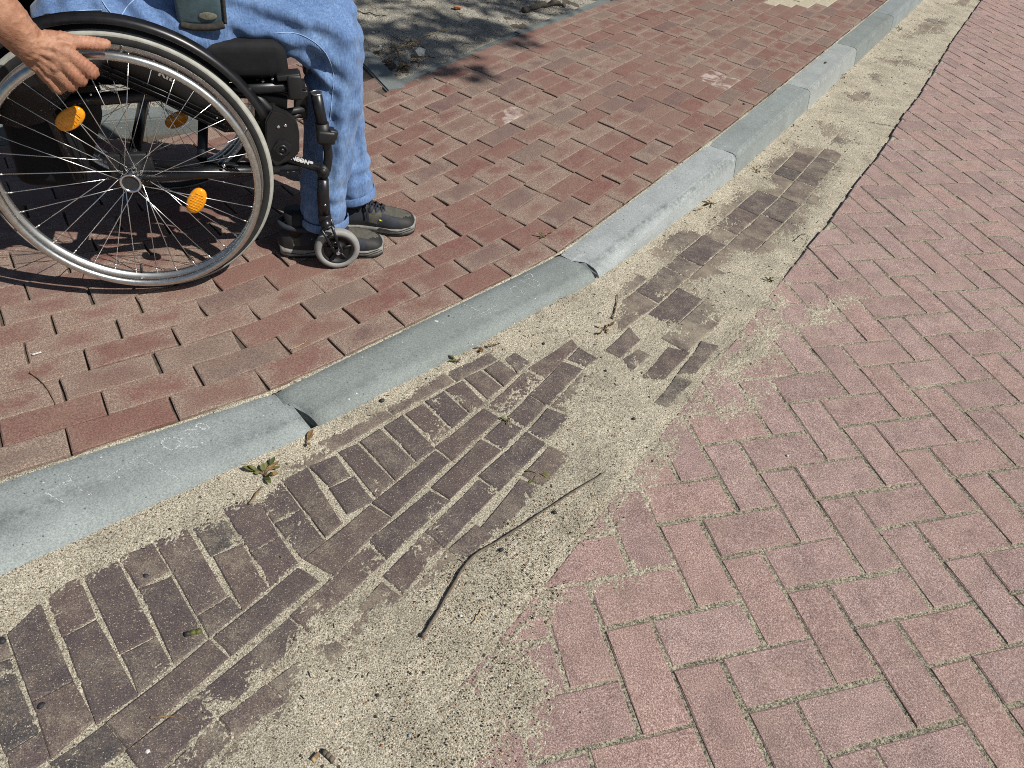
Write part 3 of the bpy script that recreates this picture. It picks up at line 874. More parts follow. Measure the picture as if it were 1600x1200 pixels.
for k in range(len(KIN) - 1):
    n0, d0 = jline(k); n1, d1 = jline(k + 1)
    p0, p1 = KIN[k], KIN[k + 1]
    dirk = (p1 - p0) / np.linalg.norm(p1 - p0)
    h0, h1 = KZ[k], KZ[k + 1]
    NU = 26
    f0, f1 = (0 if h0 < .05 else 1), (0 if h1 < .05 else 1)
    V = np.zeros((NU + 1, len(LOW), 3))
    sc = np.zeros((NU + 1, len(LOW)))
    for q in range(NU + 1):
        t = q / NU
        ff = f0 + (f1 - f0) * sstep(.05, .9, t)
        for m in range(len(LOW)):
            v = LOW[m][0] * (1 - ff) + HIGH[m][0] * ff
            if k <= 1: v *= 1 + (.75 if k == 0 else .75 * (1 - t)) * (0.55 if v < .1 else 1.0)
            z = LOW[m][1] * (1 - ff) + HIGH[m][1] * ff + 0.0008
            cc = p0 * (1 - t) + p1 * t
            z += float(pave_base(0.574 * cc[0] + 0.819 * cc[1]))
            gap0 = ((.006 if k == 3 else .0015) + (0.010 if k in (2, 3) else 0.003) * float(sstep(.058, .068, v)) + (0.006 * float(sstep(.08, .14, v)) if k in (2, 3) else 0))
            gap1 = (0.0012 + 0.0008 * float(sstep(.05, .08, v)))
            A = p0 + n0 * v + dirk * (jog(v, k) + gap0 + 0.0012 * vnoise(np.array(v * 90.), np.array(k * 3.1), 2))
            B = p1 + n1 * v + dirk * (jog(v, k + 1) - gap1 + 0.0012 * vnoise(np.array(v * 90.), np.array(k * 5.7), 3))
            P = A * (1 - t) + B * t
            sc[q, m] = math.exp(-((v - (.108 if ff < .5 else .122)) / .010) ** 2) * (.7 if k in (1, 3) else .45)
            edge = min(t, 1 - t) * 1.0
            V[q, m] = (P[0], P[1], z - 0.004 * math.exp(-edge / 0.006))
    # chips and slight unevenness
    X = V.reshape(-1, 3)
    X[:, 2] += 0.0012 * fbm(X[:, 0], X[:, 1], 12, 3, 31)
    nv = len(LOW)
    F4 = grid_faces(NU + 1, nv)[:, ::-1]
    caps = [np.array([list(range(nv))]), np.array([[NU * nv + i for i in range(nv)][::-1]])]
    c = X.mean(0)
    me = mesh_np('kerb_stone', X - c, [F4] + caps, MT['kerb'], k < 3, None, sc.ravel())
    for f_ in me.polygons[-2:]: f_.use_smooth = False
    o = link('kerb_stone', me, parent=kerb)
    o.location = c - np.array(kerb.location)
    o.color = (*{1: (.245, .275, .272), 2: (.215, .24, .232), 3: (.305, .33, .33), 4: (.225, .25, .243), 5: (.295, .315, .305), 6: (.195, .218, .21)}.get(k, (.22, .25, .25)), 1)
    ks_objs.append(o)
def sand_ribbon(name, s0, s1, d0, wid, zf, seed, parent):
    s = np.arange(s0, s1, 0.006)
    p, t = KC.at(s)
    n = np.stack([t[:, 1], -t[:, 0]], -1)
    wv = wid * np.clip(0.55 + 1.1 * fbm(s, s * 0, 9, 4, seed) + 0.35 * vnoise(s * 130, s * 0, seed + 9), .05, 1.6)
    cols = [-1.0, -0.5, 0.0, 0.4, 1.0]
    X = np.stack([p + n * (d0 + c * wv / 2)[:, None] for c in cols], 1)
    Z = zf(X) + np.array([-.006, .0010, .0020, .0014, -.006])[None] + 0.0008 * fbm(X[..., 0], X[..., 1], 120, 2, seed)
    V = np.concatenate([X, Z[..., None]], -1).reshape(-1, 3)
    link(name, mesh_np(name, V, grid_faces(len(s), len(cols))[:, ::-1], MT['sand']), parent=parent, kind='stuff')
def ktop(X):
    u = KC.nearest(X.reshape(-1, 2))[0].reshape(X.shape[:-1])
    return pave_base(0.574 * X[..., 0] + 0.819 * X[..., 1])
sand_ribbon('joint_sand', 0.2, KC.len - .3, -0.001, 0.025, ktop, 41, pavement)
# ------------------------------------------------------------------ gutter of purple brown bricks: corners traced course by course
def Z1(*q): return [(x / 3, 800 + y / 3) for x, y in q]
def Z3(*q): return [(400 + x / 3, 500 + y / 3) for x, y in q]
def Z4(*q): return [(800 + x / 3, 300 + y / 3) for x, y in q]
def Z6(*q): return [(1000 + x / 2.667, y / 2.667) for x, y in q]
GB = [Z1((-120, 745), (45, 690), (180, 1020), (20, 1120)), Z1((35, 578), (188, 425), (340, 780), (150, 885)), Z1((155, 892), (340, 800), (432, 975), (240, 1145)),
      Z1((-150, 640), (15, 575), (45, 675), (-120, 735)), Z1((25, 1130), (190, 1030), (232, 1150), (60, 1260)),
      Z1((208, 370), (368, 308), (440, 487), (290, 580)), Z1((298, 588), (452, 508), (640, 850), (448, 985)), Z1((390, 302), (550, 225), (725, 575), (560, 657)),
      Z1((572, 668), (730, 585), (800, 715), (650, 845)), Z1((555, 213), (710, 143), (785, 272), (645, 352)), Z1((655, 358), (803, 305), (962, 590), (815, 703)),
      Z1((725, 135), (872, 75), (1062, 388), (915, 475)), Z1((928, 485), (1075, 400), (1125, 462), (985, 577)), Z1((890, 65), (1032, 0), (1122, 137), (990, 203)),
      Z1((1000, 210), (1135, 150), (1252, 352), (1135, 457)), Z1((1045, -12), (1195, -80), (1302, 108), (1175, 185)), Z1((1182, 190), (1308, 118), (1388, 235), (1265, 345)),
      Z3((5, 845), (113, 760), (205, 880), (82, 947)), Z3((92, 955), (212, 890), (318, 1035), (215, 1112)), Z3((122, 750), (243, 692), (400, 945), (325, 1012)),
      Z3((250, 685), (372, 637), (435, 725), (345, 777)), Z3((348, 787), (462, 735), (545, 845), (428, 905)), Z3((385, 620), (478, 578), (640, 750), (562, 830)),
      Z3((490, 570), (583, 510), (740, 662), (655, 748)), Z3((600, 500), (690, 448), (832, 600), (750, 657)), Z3((702, 437), (785, 393), (912, 510), (842, 578)),
      Z3((795, 380), (882, 335), (992, 437), (920, 502)), Z3((890, 325), (970, 285), (1072, 390), (1002, 428)), Z3((980, 270), (1055, 235), (1147, 310), (1085, 368)),
      Z3((1075, 230), (1142, 193), (1217, 250), (1160, 308)), Z3((1170, 182), (1215, 150), (1282, 195), (1226, 243)),
      Z3((262, 565), (598, 415), (640, 450), (332, 632)), Z3((608, 407), (878, 250), (925, 290), (650, 437)), Z3((895, 245), (1090, 150), (1130, 185), (945, 283)), Z3((-60, 720), (250, 575), (325, 640), (250, 690)),
      # stretcher course a
      Z1((235, 1172), (488, 1000), (590, 1105), (330, 1290)), Z1((505, 985), (980, 605), (1065, 685), (602, 1100)), Z1((1008, 583), (1395, 262), (1492, 325), (1085, 668)),
      Z3((230, 1115), (535, 870), (630, 930), (370, 1192)), Z3((552, 855), (840, 615), (905, 663), (640, 915)), Z3((845, 592), (1065, 415), (1137, 460), (922, 655)),
      Z3((1083, 400), (1265, 235), (1347, 275), (1172, 440)), Z3((1275, 225), (1480, 92), (1505, 125), (1357, 268)),
      # course b
      Z1((600, 1115), (915, 865), (1008, 962), (690, 1265)), Z1((925, 855), (1350, 500), (1432, 570), (1020, 962)), Z1((1365, 482), (1720, 152), (1800, 228), (1443, 562)),
      Z3((535, 1030), (815, 800), (905, 848), (612, 1118)), Z3((828, 782), (1055, 562), (1147, 610), (912, 835)), Z3((1072, 547), (1165, 465), (1250, 505), (1158, 600)),
      Z3((1183, 450), (1278, 355), (1358, 400), (1265, 500)), Z3((1287, 345), (1440, 195), (1530, 230), (1368, 397)), Z3((1465, 180), (1515, 130), (1600, 178), (1547, 215)),
      # course c
      Z1((705, 1275), (1012, 975), (1095, 1060), (790, 1370)), Z1((1030, 965), (1245, 812), (1335, 890), (1105, 1060)), Z1((1262, 800), (1545, 580), (1625, 650), (1350, 890)), Z1((1560, 560), (1790, 330), (1880, 400), (1640, 640)),
      Z3((600, 1195), (785, 1000), (870, 1060), (690, 1280)), Z3((797, 990), (1040, 750), (1133, 800), (882, 1062)), Z3((1050, 727), (1270, 525), (1357, 578), (1142, 797)),
      Z3((1277, 517), (1368, 415), (1470, 452), (1362, 562)), Z3((1385, 400), (1530, 245), (1625, 290), (1480, 440)),
      # course d
      Z3((900, 1075), (1030, 960), (1108, 1010), (985, 1130)), Z3((1055, 975), (1240, 745), (1330, 790), (1130, 1015)), Z3((1255, 725), (1375, 590), (1470, 640), (1340, 780)), Z3((700, 1290), (890, 1085), (975, 1140), (790, 1340)),
      Z1((1120, 1075), (1330, 905), (1420, 985), (1200, 1170)), Z1((1345, 900), (1625, 665), (1700, 735), (1430, 985)), Z1((810, 1380), (1100, 1080), (1190, 1170), (900, 1450)),
      # middle patch
      Z4((440, 740), (550, 635), (600, 690), (510, 775)), Z4((602, 732), (685, 655), (755, 700), (662, 765)), Z4((610, 865), (735, 725), (835, 750), (712, 880)), Z4((520, 780), (595, 735), (650, 765), (560, 840)),
      Z4((672, 985), (772, 860), (845, 890), (730, 1010)), Z4((780, 848), (890, 700), (968, 722), (860, 850)), Z4((903, 690), (985, 600), (1065, 615), (985, 715)), Z4((760, 690), (850, 600), (900, 640), (840, 735)),
      Z4((585, 472), (740, 398), (755, 425), (640, 522)), Z4((722, 470), (768, 420), (850, 452), (800, 497)), Z4((640, 530), (712, 470), (788, 515), (722, 572)), Z4((742, 582), (792, 530), (895, 550), (815, 625)), Z4((630, 600), (715, 575), (805, 630), (745, 690)),
      Z4((690, 262), (795, 192), (815, 210), (715, 285)), Z4((828, 260), (890, 190), (980, 198), (880, 287)), Z4((770, 325), (825, 268), (880, 290), (840, 345)), Z4((880, 300), (955, 245), (1010, 285), (930, 340)),
      Z4((715, 375), (775, 350), (800, 400), (765, 410)),
      Z4((943, 145), (1035, 58), (1130, 112), (995, 190)), Z4((1078, 122), (1150, 60), (1232, 80), (1130, 168)), Z4((1000, 192), (1060, 147), (1122, 177), (1052, 242)), Z4((1040, 55), (1095, 5), (1172, 12), (1150, 55)),
      Z4((1180, 132), (1262, 62), (1325, 95), (1232, 160)), Z4((1090, 225), (1160, 150), (1215, 178), (1135, 240)), Z4((1170, 40), (1235, -20), (1310, 0), (1245, 65)), Z4((1275, 50), (1330, 0), (1400, 25), (1335, 85)),
      Z6((540, 702), (600, 655), (668, 690), (590, 735)), Z6((582, 760), (645, 705), (735, 760), (650, 800)), Z6((612, 640), (690, 608), (755, 640), (680, 690)), Z6((690, 690), (765, 625), (830, 650), (750, 715)), Z6((680, 770), (745, 715), (800, 745), (735, 800))]
gutter = sheet('gutter', KC, 0.04, -0.2, KC.len + 1.0, np.r_[0.135, np.arange(0.17, 1.35, 0.04)], lambda X: gut(X[..., 1]) - 0.03, MT['joint'], kind='structure')
polys = []
for g in GB:
    P = np.array([un(p, float(gut(un(p)[1])))[:2] for p in g])
    if np.cross(P[1] - P[0], P[2] - P[1]) < 0: P = P[::-1]
    c = P.mean(0)
    if c[1] > 1.60: continue
    r = np.linalg.norm(P - c, axis=1)[:, None]
    polys.append(c + (P - c) * (r + 0.0032) / r)
gc = np.array([p.mean(0) for p in polys])
# the further courses run beside the kerb
BASE = KC.offset(0.15)
for n in range(7):
    C = BASE.offset(0.060 + n * 0.0935)
    s = 2.9 + rnd.uniform(0, .2)
    while s < C.len:
        ln = 0.2 if rnd.random() < .75 else 0.1
        p, t = C.at(s + ln / 2)
        s += ln + 0.004
        if n < 6 and p[1] > 1.35:
            nn = np.array([t[1], -t[0]])
            R = np.array([p - t * ln / 2 - nn * .0445, p - t * ln / 2 + nn * .0445, p + t * ln / 2 + nn * .0445, p + t * ln / 2 - nn * .0445])
            tst = np.concatenate([R, R * .5 + np.roll(R, 1, 0) * .5, [p]])
            if min(sdf(tst, q).min() for q in polys) < -0.012: continue
            k = ((EC.P - p) ** 2).sum(1).argmin()
            if (p - EC.P[k]) @ np.array([EC.D[k, 1], -EC.D[k, 0]]) > -0.045: continue
            if np.cross(R[1] - R[0], R[2] - R[1]) < 0: R = R[::-1]
            polys.append(R)
gbr = []
for P in polys:
    c = P.mean(0)
    z = float(gut(c[1])) + rnd.gauss(0, .0008)
    V, F, UV = piece_geo(roughen(P, rnd, .0018), z, 0.05, 0.0024, rnd, (rnd.gauss(0, .006), rnd.gauss(0, .006)))
    o = link('brick', mesh_np('brick', V - [c[0], c[1], z], F, MT['dark'], False, UV), parent=gutter)
    o.location = (c[0], c[1], z)
    gbr.append((o, c))

# ------------------------------------------------------------------ wind-blown sand lying over gutter and street edge
def W2(px): return np.array([un(p, 0.0)[:2] for p in px])
bare = [W2([(-60, 1060), (-10, 1000), (12, 990), (67, 933), (123, 903), (183, 872), (238, 845), (293, 823), (347, 800), (400, 783), (440, 748), (483, 726), (508, 705), (488, 690), (600, 638), (693, 583), (777, 550), (805, 552), (857, 535), (897, 530), (922, 547), (932, 562), (905, 600), (885, 630), (890, 652), (845, 700), (862, 715), (838, 763), (800, 800), (757, 840), (733, 853), (690, 870), (640, 922), (600, 932), (560, 948), (525, 957), (500, 965), (465, 1000), (442, 1075), (443, 1096), (410, 1125), (377, 1160), (325, 1200), (300, 1260), (-60, 1300)]),
        W2([(500, 1013), (533, 985), (560, 967), (552, 998), (510, 1035)]), W2([(540, 1160), (560, 1120), (587, 1103), (575, 1130), (552, 1158)]), W2([(600, 925), (640, 900), (655, 915), (615, 945)]),
        W2([(845, 690), (885, 700), (880, 735), (848, 760)]),
        W2(Z4((440, 742), (550, 640), (605, 690), (682, 660), (760, 702), (830, 742), (885, 690), (985, 595), (1050, 605), (1000, 690), (962, 722), (855, 850), (842, 890), (730, 1000), (672, 985), (760, 872), (650, 870), (580, 840), (505, 775))),
        W2(Z4((530, 600), (585, 470), (740, 395), (800, 425), (875, 500), (885, 550), (815, 620), (760, 590), (650, 605), (565, 590))),
        W2(Z4((690, 262), (792, 192), (815, 212), (715, 285))), W2(Z4((825, 260), (890, 190), (990, 192), (1000, 255), (925, 335), (865, 345), (800, 400), (735, 385), (770, 330))),
        W2(Z4((942, 146), (1030, 60), (1100, 0), (1390, -10), (1350, 55), (1270, 155), (1190, 165), (1215, 195), (1150, 235), (1055, 245), (998, 195))),
        W2(Z6((545, 702), (580, 662), (690, 612), (790, 622), (775, 680), (715, 775), (640, 780), (592, 745)))]
faint = [W2(Z6((735, 510), (800, 498), (900, 580), (800, 590))), W2(Z4((480, 700), (420, 700), (300, 690), (300, 720), (430, 730))), W2(Z6((860, 380), (960, 370), (980, 410), (900, 420))), W2(Z6((940, 290), (1010, 300), (980, 320))),
         W2(Z6((1090, 150), (1240, 130), (1300, 60), (1200, 70))), W2(Z6((1000, 235), (1100, 225), (1180, 270), (1060, 265))), W2(Z6((1290, 10), (1400, -20), (1380, 20))),
         W2([(560, 1000), (700, 930), (690, 975), (600, 1010)]), W2([(640, 1090), (690, 1060), (700, 1100), (650, 1140)]), W2([(1125, 395), (1190, 330), (1180, 390)])]
cover = [W2([(1218, 442), (1190, 480), (1150, 532), (1060, 643), (960, 770), (850, 900), (700, 1060), (540, 1260), (700, 1260), (800, 1230), (880, 1060), (835, 1010), (905, 915), (880, 880), (985, 800), (1000, 760), (1060, 705), (1075, 668), (1115, 640), (1150, 590), (1215, 560), (1225, 525), (1240, 470)]),
         W2([(1250, 475), (1330, 470), (1300, 500), (1240, 520)]), W2([(1110, 640), (1200, 600), (1190, 640), (1120, 665)]), W2([(930, 890), (1040, 880), (1000, 910), (925, 925)])]
s = [0.25]
while s[-1] < BASE.len - 0.2:
    p = BASE.at(s[-1])[0]
    s.append(s[-1] + 0.0031 * max(1.0, math.hypot(p[0], p[1], 1.29) / 1.45))
s = np.array(s)
dd = np.r_[-0.012, np.arange(-0.006, 1.18, 0.0036)]
p, t = BASE.at(s)
n = np.stack([t[:, 1], -t[:, 0]], -1)
X = (p[:, None] + n[:, None] * dd[None, :, None]).reshape(-1, 2)
Dk = np.broadcast_to(dd[None], (len(s), len(dd))).ravel()
F_ = np.full(len(X), 1e9)
for b in bare: F_ = np.minimum(F_, sdf(X, b))
F_ = F_ - 0.026 * sstep(1.25, 1.6, X[:, 1]) * sstep(.12, .05, F_)
for b in faint: F_ = np.minimum(F_, sdf(X, b) * 0.7 + 0.016)
# side of the street edge: signed distance to the polyline
eb = np.concatenate([EDGE, [[9, 14], [9, -4], [0, -2]]])
dS = -sdf(X, eb)                                          # positive on the street
if dS[((X - W2([(1500, 900)])[0]) ** 2).sum(1).argmin()] < 0: dS = -dS
Fs = np.full(len(X), -1e9)
for b in cover: Fs = np.maximum(Fs, -sdf(X, b))
n1 = fbm(X[:, 0], X[:, 1], 16, 4, 3); n2 = fbm(X[:, 0], X[:, 1], 70, 3, 9); n3 = vnoise(X[:, 0] * 260, X[:, 1] * 260, 21)
n4 = np.random.default_rng(3).random(len(X)) - .5
Fs = np.full(len(X), -1e9)
for b in cover: Fs = np.maximum(Fs, -sdf(X, b))
wid = np.where(Fs > -0.05, 0.03, 0.003)
street_side = sstep(0, 1, (dS + wid) / (wid + 0.006))
wob = 0.024 * n1 + 0.014 * n2 + 0.014 * n3 + (0.034 + 0.03 * sstep(1.2, 2.4, X[:, 1])) * n4
hg = np.clip((F_ + wob) * 0.16, -0.0040, 0.0042)
hs = np.clip((Fs + wob * 1.8 + 0.03 * n4 - 0.006) * 0.10, -0.0030, 0.0040)
# thin skin of sand left on the traced bricks in patches
thin = 0.0046 * sstep(0.2, 0.7, n1 + 0.35 * n2 + 0.75 * n4) - 0.0004
Zs = np.where(F_ < 0.0, np.maximum(hg, np.minimum(thin - 0.003, 0.0008) + 0.0005 * n3), hg)
hg = np.where(hg > 0, hg * (0.35 + 0.65 * sstep(.01, .07, F_)), hg)
hs = np.where(hs > 0, hs * (0.4 + 0.6 * sstep(.01, .06, Fs)), hs)
Zs = np.where(Zs > 0, Zs * (0.35 + 0.65 * sstep(.01, .07, F_)), Zs)
heap = 0.005 * np.exp(-np.clip(Dk, 0, 9) / 0.03) * (0.6 + 1.2 * np.clip(n1 + .3, 0, 1)) * sstep(0.0, 0.02, F_ + 0.02)
Zg = gut(X[:, 1]) + Zs + heap
far = sstep(1.7, 2.2, X[:, 1])
Zg = Zg - far * 0.005 * np.exp(-np.clip(-dS, 0, 1) / 0.05)
Z = Zg * (1 - street_side) + hs * street_side
Z += 0.0007 * n3 + 0.0012 * fbm(X[:, 0], X[:, 1], 150, 2, 77) * (0.4 + 0.6 * sstep(-.001, .003, Zs)) + 0.0022 * fbm(X[:, 0], X[:, 1], 5, 2, 55) * sstep(.002, .004, Zs) * (1 - street_side)
Z = np.where(dS > 0.30, -0.03, Z)
me = mesh_np('drifted_sand', np.c_[X, Z], grid_faces(len(s), len(dd))[:, ::-1], MT['sand'])
link('drifted_sand', me, label='pale dry sand drifted over the brick gutter below the kerb', cat='sand', kind='stuff')
# bricks near the rim of a bare patch keep more of the film
for o, c in gbr:
    d_in = -min(sdf(c[None], b)[0] for b in bare)
    o.color = (1, 1, 1, float(np.clip(.085 - 2.0 * d_in, -.07, .16)) + .05 * rnd.random() ** 2 + .02 * float(sstep(1.3, 1.8, c[1])))
# pavers beside the drift carry a film of the same sand
for o, c in dusted:
    dcov = min(sdf(c[None], b)[0] for b in cover)
    o.color = (1, 1, 1, float(np.clip(0.62 - 2.6 * max(dcov, 0), 0.0, 0.62)))
# single grains and grit lying on it
cand = np.where((Z > gut(X[:, 1]) * (1 - street_side) + 0.0012) & (X[:, 1] < 3.2))[0]
pick = rng.choice(cand, 9000)
zone = W2([(640, 830), (700, 1010), (600, 1110), (720, 1210), (860, 1090), (800, 1000), (880, 900), (960, 800), (900, 780)])
zc = cand[sdf(X[cand], zone) < 0.05]
pick = np.concatenate([pick, rng.choice(zc, 6500)])
pr = 1.0 / np.hypot(X[pick, 0], X[pick, 1]) ** 1
pick = pick[rng.random(len(pick)) < np.clip(pr * 0.9, 0, 1)]
dens = fbm(X[pick, 0], X[pick, 1], 4, 3, 91) + .5 * (sdf(X[pick], zone) < 0.03)
pick = pick[rng.random(len(pick)) < np.clip(0.55 + dens * 1.6, 0.06, 1)]
oct_ = np.array([[1, 0, 0], [0, 1, 0], [-1, 0, 0], [0, -1, 0], [0, 0, 1], [0, 0, -1]], float)
of = np.array([[0, 1, 4], [1, 2, 4], [2, 3, 4], [3, 0, 4], [1, 0, 5], [2, 1, 5], [3, 2, 5], [0, 3, 5]])
m = len(pick)
size = 0.0008 + 0.0013 * rng.random(m) ** 3 + 0.0012 * (rng.random(m) < .03)
jit = 1 + 0.5 * (rng.random((m, 6, 3)) - .5)
ang = rng.random(m) * 6.28
V = oct_[None] * jit * size[:, None, None]
V = np.stack([V[..., 0] * np.cos(ang)[:, None] - V[..., 1] * np.sin(ang)[:, None], V[..., 0] * np.sin(ang)[:, None] + V[..., 1] * np.cos(ang)[:, None], V[..., 2] * .8], -1)
V += np.c_[X[pick], Z[pick] + size * 0.45][:, None]
Fg = (of[None] + (np.arange(m) * 6)[:, None, None]).reshape(-1, 3)
me = mesh_np('grit', V.reshape(-1, 3), Fg, MT['grains'], False, None, np.repeat(rng.random(m), 6))
link('grit', me, label='loose grit and coarse grains scattered on the sand', cat='grit', kind='stuff')
# fine litter blown onto the sand
pick = rng.choice(np.where((Z > gut(X[:, 1]) * (1 - street_side) - 0.001) & (dS < .05))[0], 1500)
bm = bmesh.new()
for i in pick:
    q = X[i]
    if rnd.random() > 1.4 / max(1.0, q[1]) + .35 * (Dk[i] < .12): continue
    ln = rnd.uniform(.003, .011) * (1 + .35 * max(0, q[1] - 1)); an = rnd.random() * 6.28
    d = Vector((math.cos(an), math.sin(an), rnd.uniform(-.1, .2))) * ln
    c = Vector((q[0], q[1], Z[i] + .0012))
    if rnd.random() < .55: tube(bm, [c - d * .5, c + Vector((0, 0, .0008)), c + d * .5], rnd.uniform(.0004, .0009) * (1 + .3 * max(0, q[1] - 1)), 4, mat=rnd.choice([0, 0, 1, 2]))
    else: ball(bm, c, rnd.uniform(.0012, .0024) * (1 + .3 * max(0, q[1] - 1)), 1, (1, .8, .6), mat=rnd.choice([0, 1, 2, 2]))
from_bm('sand_litter', bm, [MT['fray'], MT['twig'], MT['bark']], label='fine dark bits of bark and stalk blown onto the sand', cat='litter', kind='stuff')
def sand_z(p):
    return float(Z[((X - np.asarray(p)[:2]) ** 2).sum(1).argmin()])
# ------------------------------------------------------------------ planting bed with concrete edging
soil_s = np.arange(0, 3.6, 0.016)
A, B = np.meshgrid(soil_s, np.arange(0, 2.4, 0.016), indexing='ij')
X2 = cor + A[..., None] * eR + B[..., None] * eL
near = np.minimum(A, B)
Zb = zp(X2) - 0.004 + 0.012 * sstep(0.05, 0.8, near) + 0.014 * fbm(X2[..., 0], X2[..., 1], 5, 4, 12) + 0.008 * fbm(X2[..., 0], X2[..., 1], 30, 3, 14)
Zb = np.where(near < 0.03, 0.03, np.maximum(Zb, zp(X2) - 0.0095))
V = np.concatenate([X2, Zb[..., None]], -1).reshape(-1, 3)
link('planting_bed_soil', mesh_np('planting_bed_soil', V, grid_faces(A.shape[0], A.shape[1]), MT['soil']), kind='structure')
def soil_z(p):
    return float(Zb.ravel()[((X2.reshape(-1, 2) - np.asarray(p)[:2]) ** 2).sum(1).argmin()])
edging = empty('bed_edging', (cor[0], cor[1], 0.05), label='grey concrete edging strips meeting at the corner of the planting bed', cat='edging')
def edge_block(a, b, nin, wd, z0, z1, parent, org):
    P = np.array([a, b, b + nin * wd, a + nin * wd])
    if np.cross(P[1] - P[0], P[2] - P[1]) < 0: P = P[::-1]
    bm = bmesh.new()
    vs = [bm.verts.new((q[0] - org[0], q[1] - org[1], (zz or 0) - org[2])) for zz in (z0, z1) for q in P]
    if z1 is None:
        for v, q in zip(vs[4:], P): v.co.z = float(zp(q)) + .004 - org[2]
    for f in ((3, 2, 1, 0), (4, 5, 6, 7), (0, 1, 5, 4), (1, 2, 6, 5), (2, 3, 7, 6), (3, 0, 4, 7)): bm.faces.new([vs[i] for i in f])
    bmesh.ops.bevel(bm, geom=list(bm.edges), offset=0.006, segments=2, affect='EDGES')
    from_bm('edging_block', bm, MT['edge'], parent, smooth=False).color = (.165, .185, .18, 1)
org = (cor[0], cor[1], 0.05)
for k in range(4): edge_block(cor + eR * (k * 1.0 + .004 + (0.0 if k else 0.05)), cor + eR * (k + .996), nR, 0.046, -0.1, None, edging, org)
for k in range(2): edge_block(cor + eL * (k * 1.0 + (0 if k == 0 else .004)), cor + eL * (k + .996), nL, 0.092, -0.1, None, edging, org)
# edging and ground behind the chair
b0, b1 = back[0], back[2]
bd = (b1 - b0) / np.linalg.norm(b1 - b0)
bn = np.array([-bd[1], bd[0]])
rear = empty('rear_edging', (b1[0], b1[1], 0.05), label='low concrete edging at the back of the pavement behind the wheelchair', cat='edging')
for k in range(3):
    edge_block(b1 + bd * (0.25 - k), b1 + bd * (0.25 - k - .995), bn, 0.10, -0.1, 0.10, rear, (b1[0], b1[1], .05))
back_soil = np.array([b1 + bd * 0.4 + bn * .08, b1 - bd * 3 + bn * .08, b1 - bd * 3 + bn * 1.5, b1 + bd * .4 + bn * 1.5])
link('verge_soil', mesh_np('verge_soil', np.c_[back_soil, np.full(4, 0.092)], np.array([[0, 1, 2, 3]])[:, ::-1], MT['soil']), kind='structure')
# debris lying on the soil
bmd = bmesh.new()
for k in range(420):
    a, b = rnd.random() * 3.0, rnd.random() ** 1.3 * 1.6
    if k < 130: a, b = 0.05 + rnd.random() * .32, 0.08 + rnd.random() * .34
    q = cor + a * eR + b * eL
    z = soil_z(q)
    ln = rnd.uniform(.008, .05)
    an = rnd.random() * 6.28
    dx = Vector((math.cos(an), math.sin(an), rnd.uniform(-.15, .25))) * ln
    tube(bmd, [Vector((q[0], q[1], z + .004)) - dx / 2, Vector((q[0], q[1], z + .006 + rnd.random() * .006)), Vector((q[0], q[1], z + .004)) + dx / 2], rnd.uniform(.0007, .0018), 4, mat=rnd.choice([0, 0, 1, 2]))
from_bm('soil_debris', bmd, [MT['twig'], MT['straw'], MT['fray']], label='bits of twig, straw and bark littering the planting bed', cat='debris', kind='stuff')
bmd = bmesh.new()
for k in range(500):
    a, b = rnd.random() * 3.0, rnd.random() * 1.7
    q = cor + (a + .06) * eR + (b + .06) * eL
    ball(bmd, (q[0], q[1], soil_z(q) + .002), rnd.uniform(.002, .008), 1, (1, rnd.uniform(.6, 1), .6), Euler((0, 0, rnd.random() * 6)).to_matrix(), mat=rnd.choice([0, 0, 0, 1]))
from_bm('soil_clods', bmd, [MT['soil'], MT['slate']], label='small clods and stones lying on the planting bed', cat='clods', kind='stuff')
def lay_twig(name, pxs, z_of, r, mat, label, cat='twig', lift=0.004, group=None, taper=0.5):
    P = []
    for q in pxs:
        w0 = un(q, z_of(un(q, z_of(un(q, .05)))))
        P.append(Vector((w0[0], w0[1], 0)))
    P = spline(P, 5)
    org = P[0].copy()
    org.z = z_of(org)
    for i, v in enumerate(P): v.z = z_of(v) + lift + r * .6 + 0.0012 * math.sin(i * 1.7)
    bm = bmesh.new()
    m = len(P)
    tube(bm, [v - org for v in P], [r * (1 - taper * i / (m - 1)) * (1 + .18 * math.sin(i * 2.3) + .16 * math.sin(i * 5.1 + 1)) for i in range(m)], 8)
    o = from_bm(name, bm, mat, label=label, cat=cat, group=group)
    o.location = org
    return o
def soilz(v): return soil_z((v[0], v[1]))
lay_twig('twig', [(556, 19), (578, 22), (604, 27)], soilz, .0035, MT['fray'], 'thin dark twig on the soil beside the knee', lift=.004)
lay_twig('twig', [(604, 92), (622, 84), (640, 80), (656, 74)], soilz, .005, MT['twig'], 'pale bent twig on the litter in the bed corner', lift=.018)
lay_twig('twig', [(617, 78), (622, 92), (626, 108)], soilz, .004, MT['twig'], 'short upright-looking twig crossing the pale bent twig', lift=.022)
lay_twig('twig', [(640, 72), (665, 58), (700, 48)], soilz, .0025, MT['straw'], 'straw-thin stalk lying up the bed from the corner litter')
lay_twig('branch', [(818, 19), (845, 12), (866, 8), (882, 12)], soilz, .016, MT['bark'], 'thick dark branch piece lying on the soil near the top of the bed', 'branch', taper=.3, lift=.004)
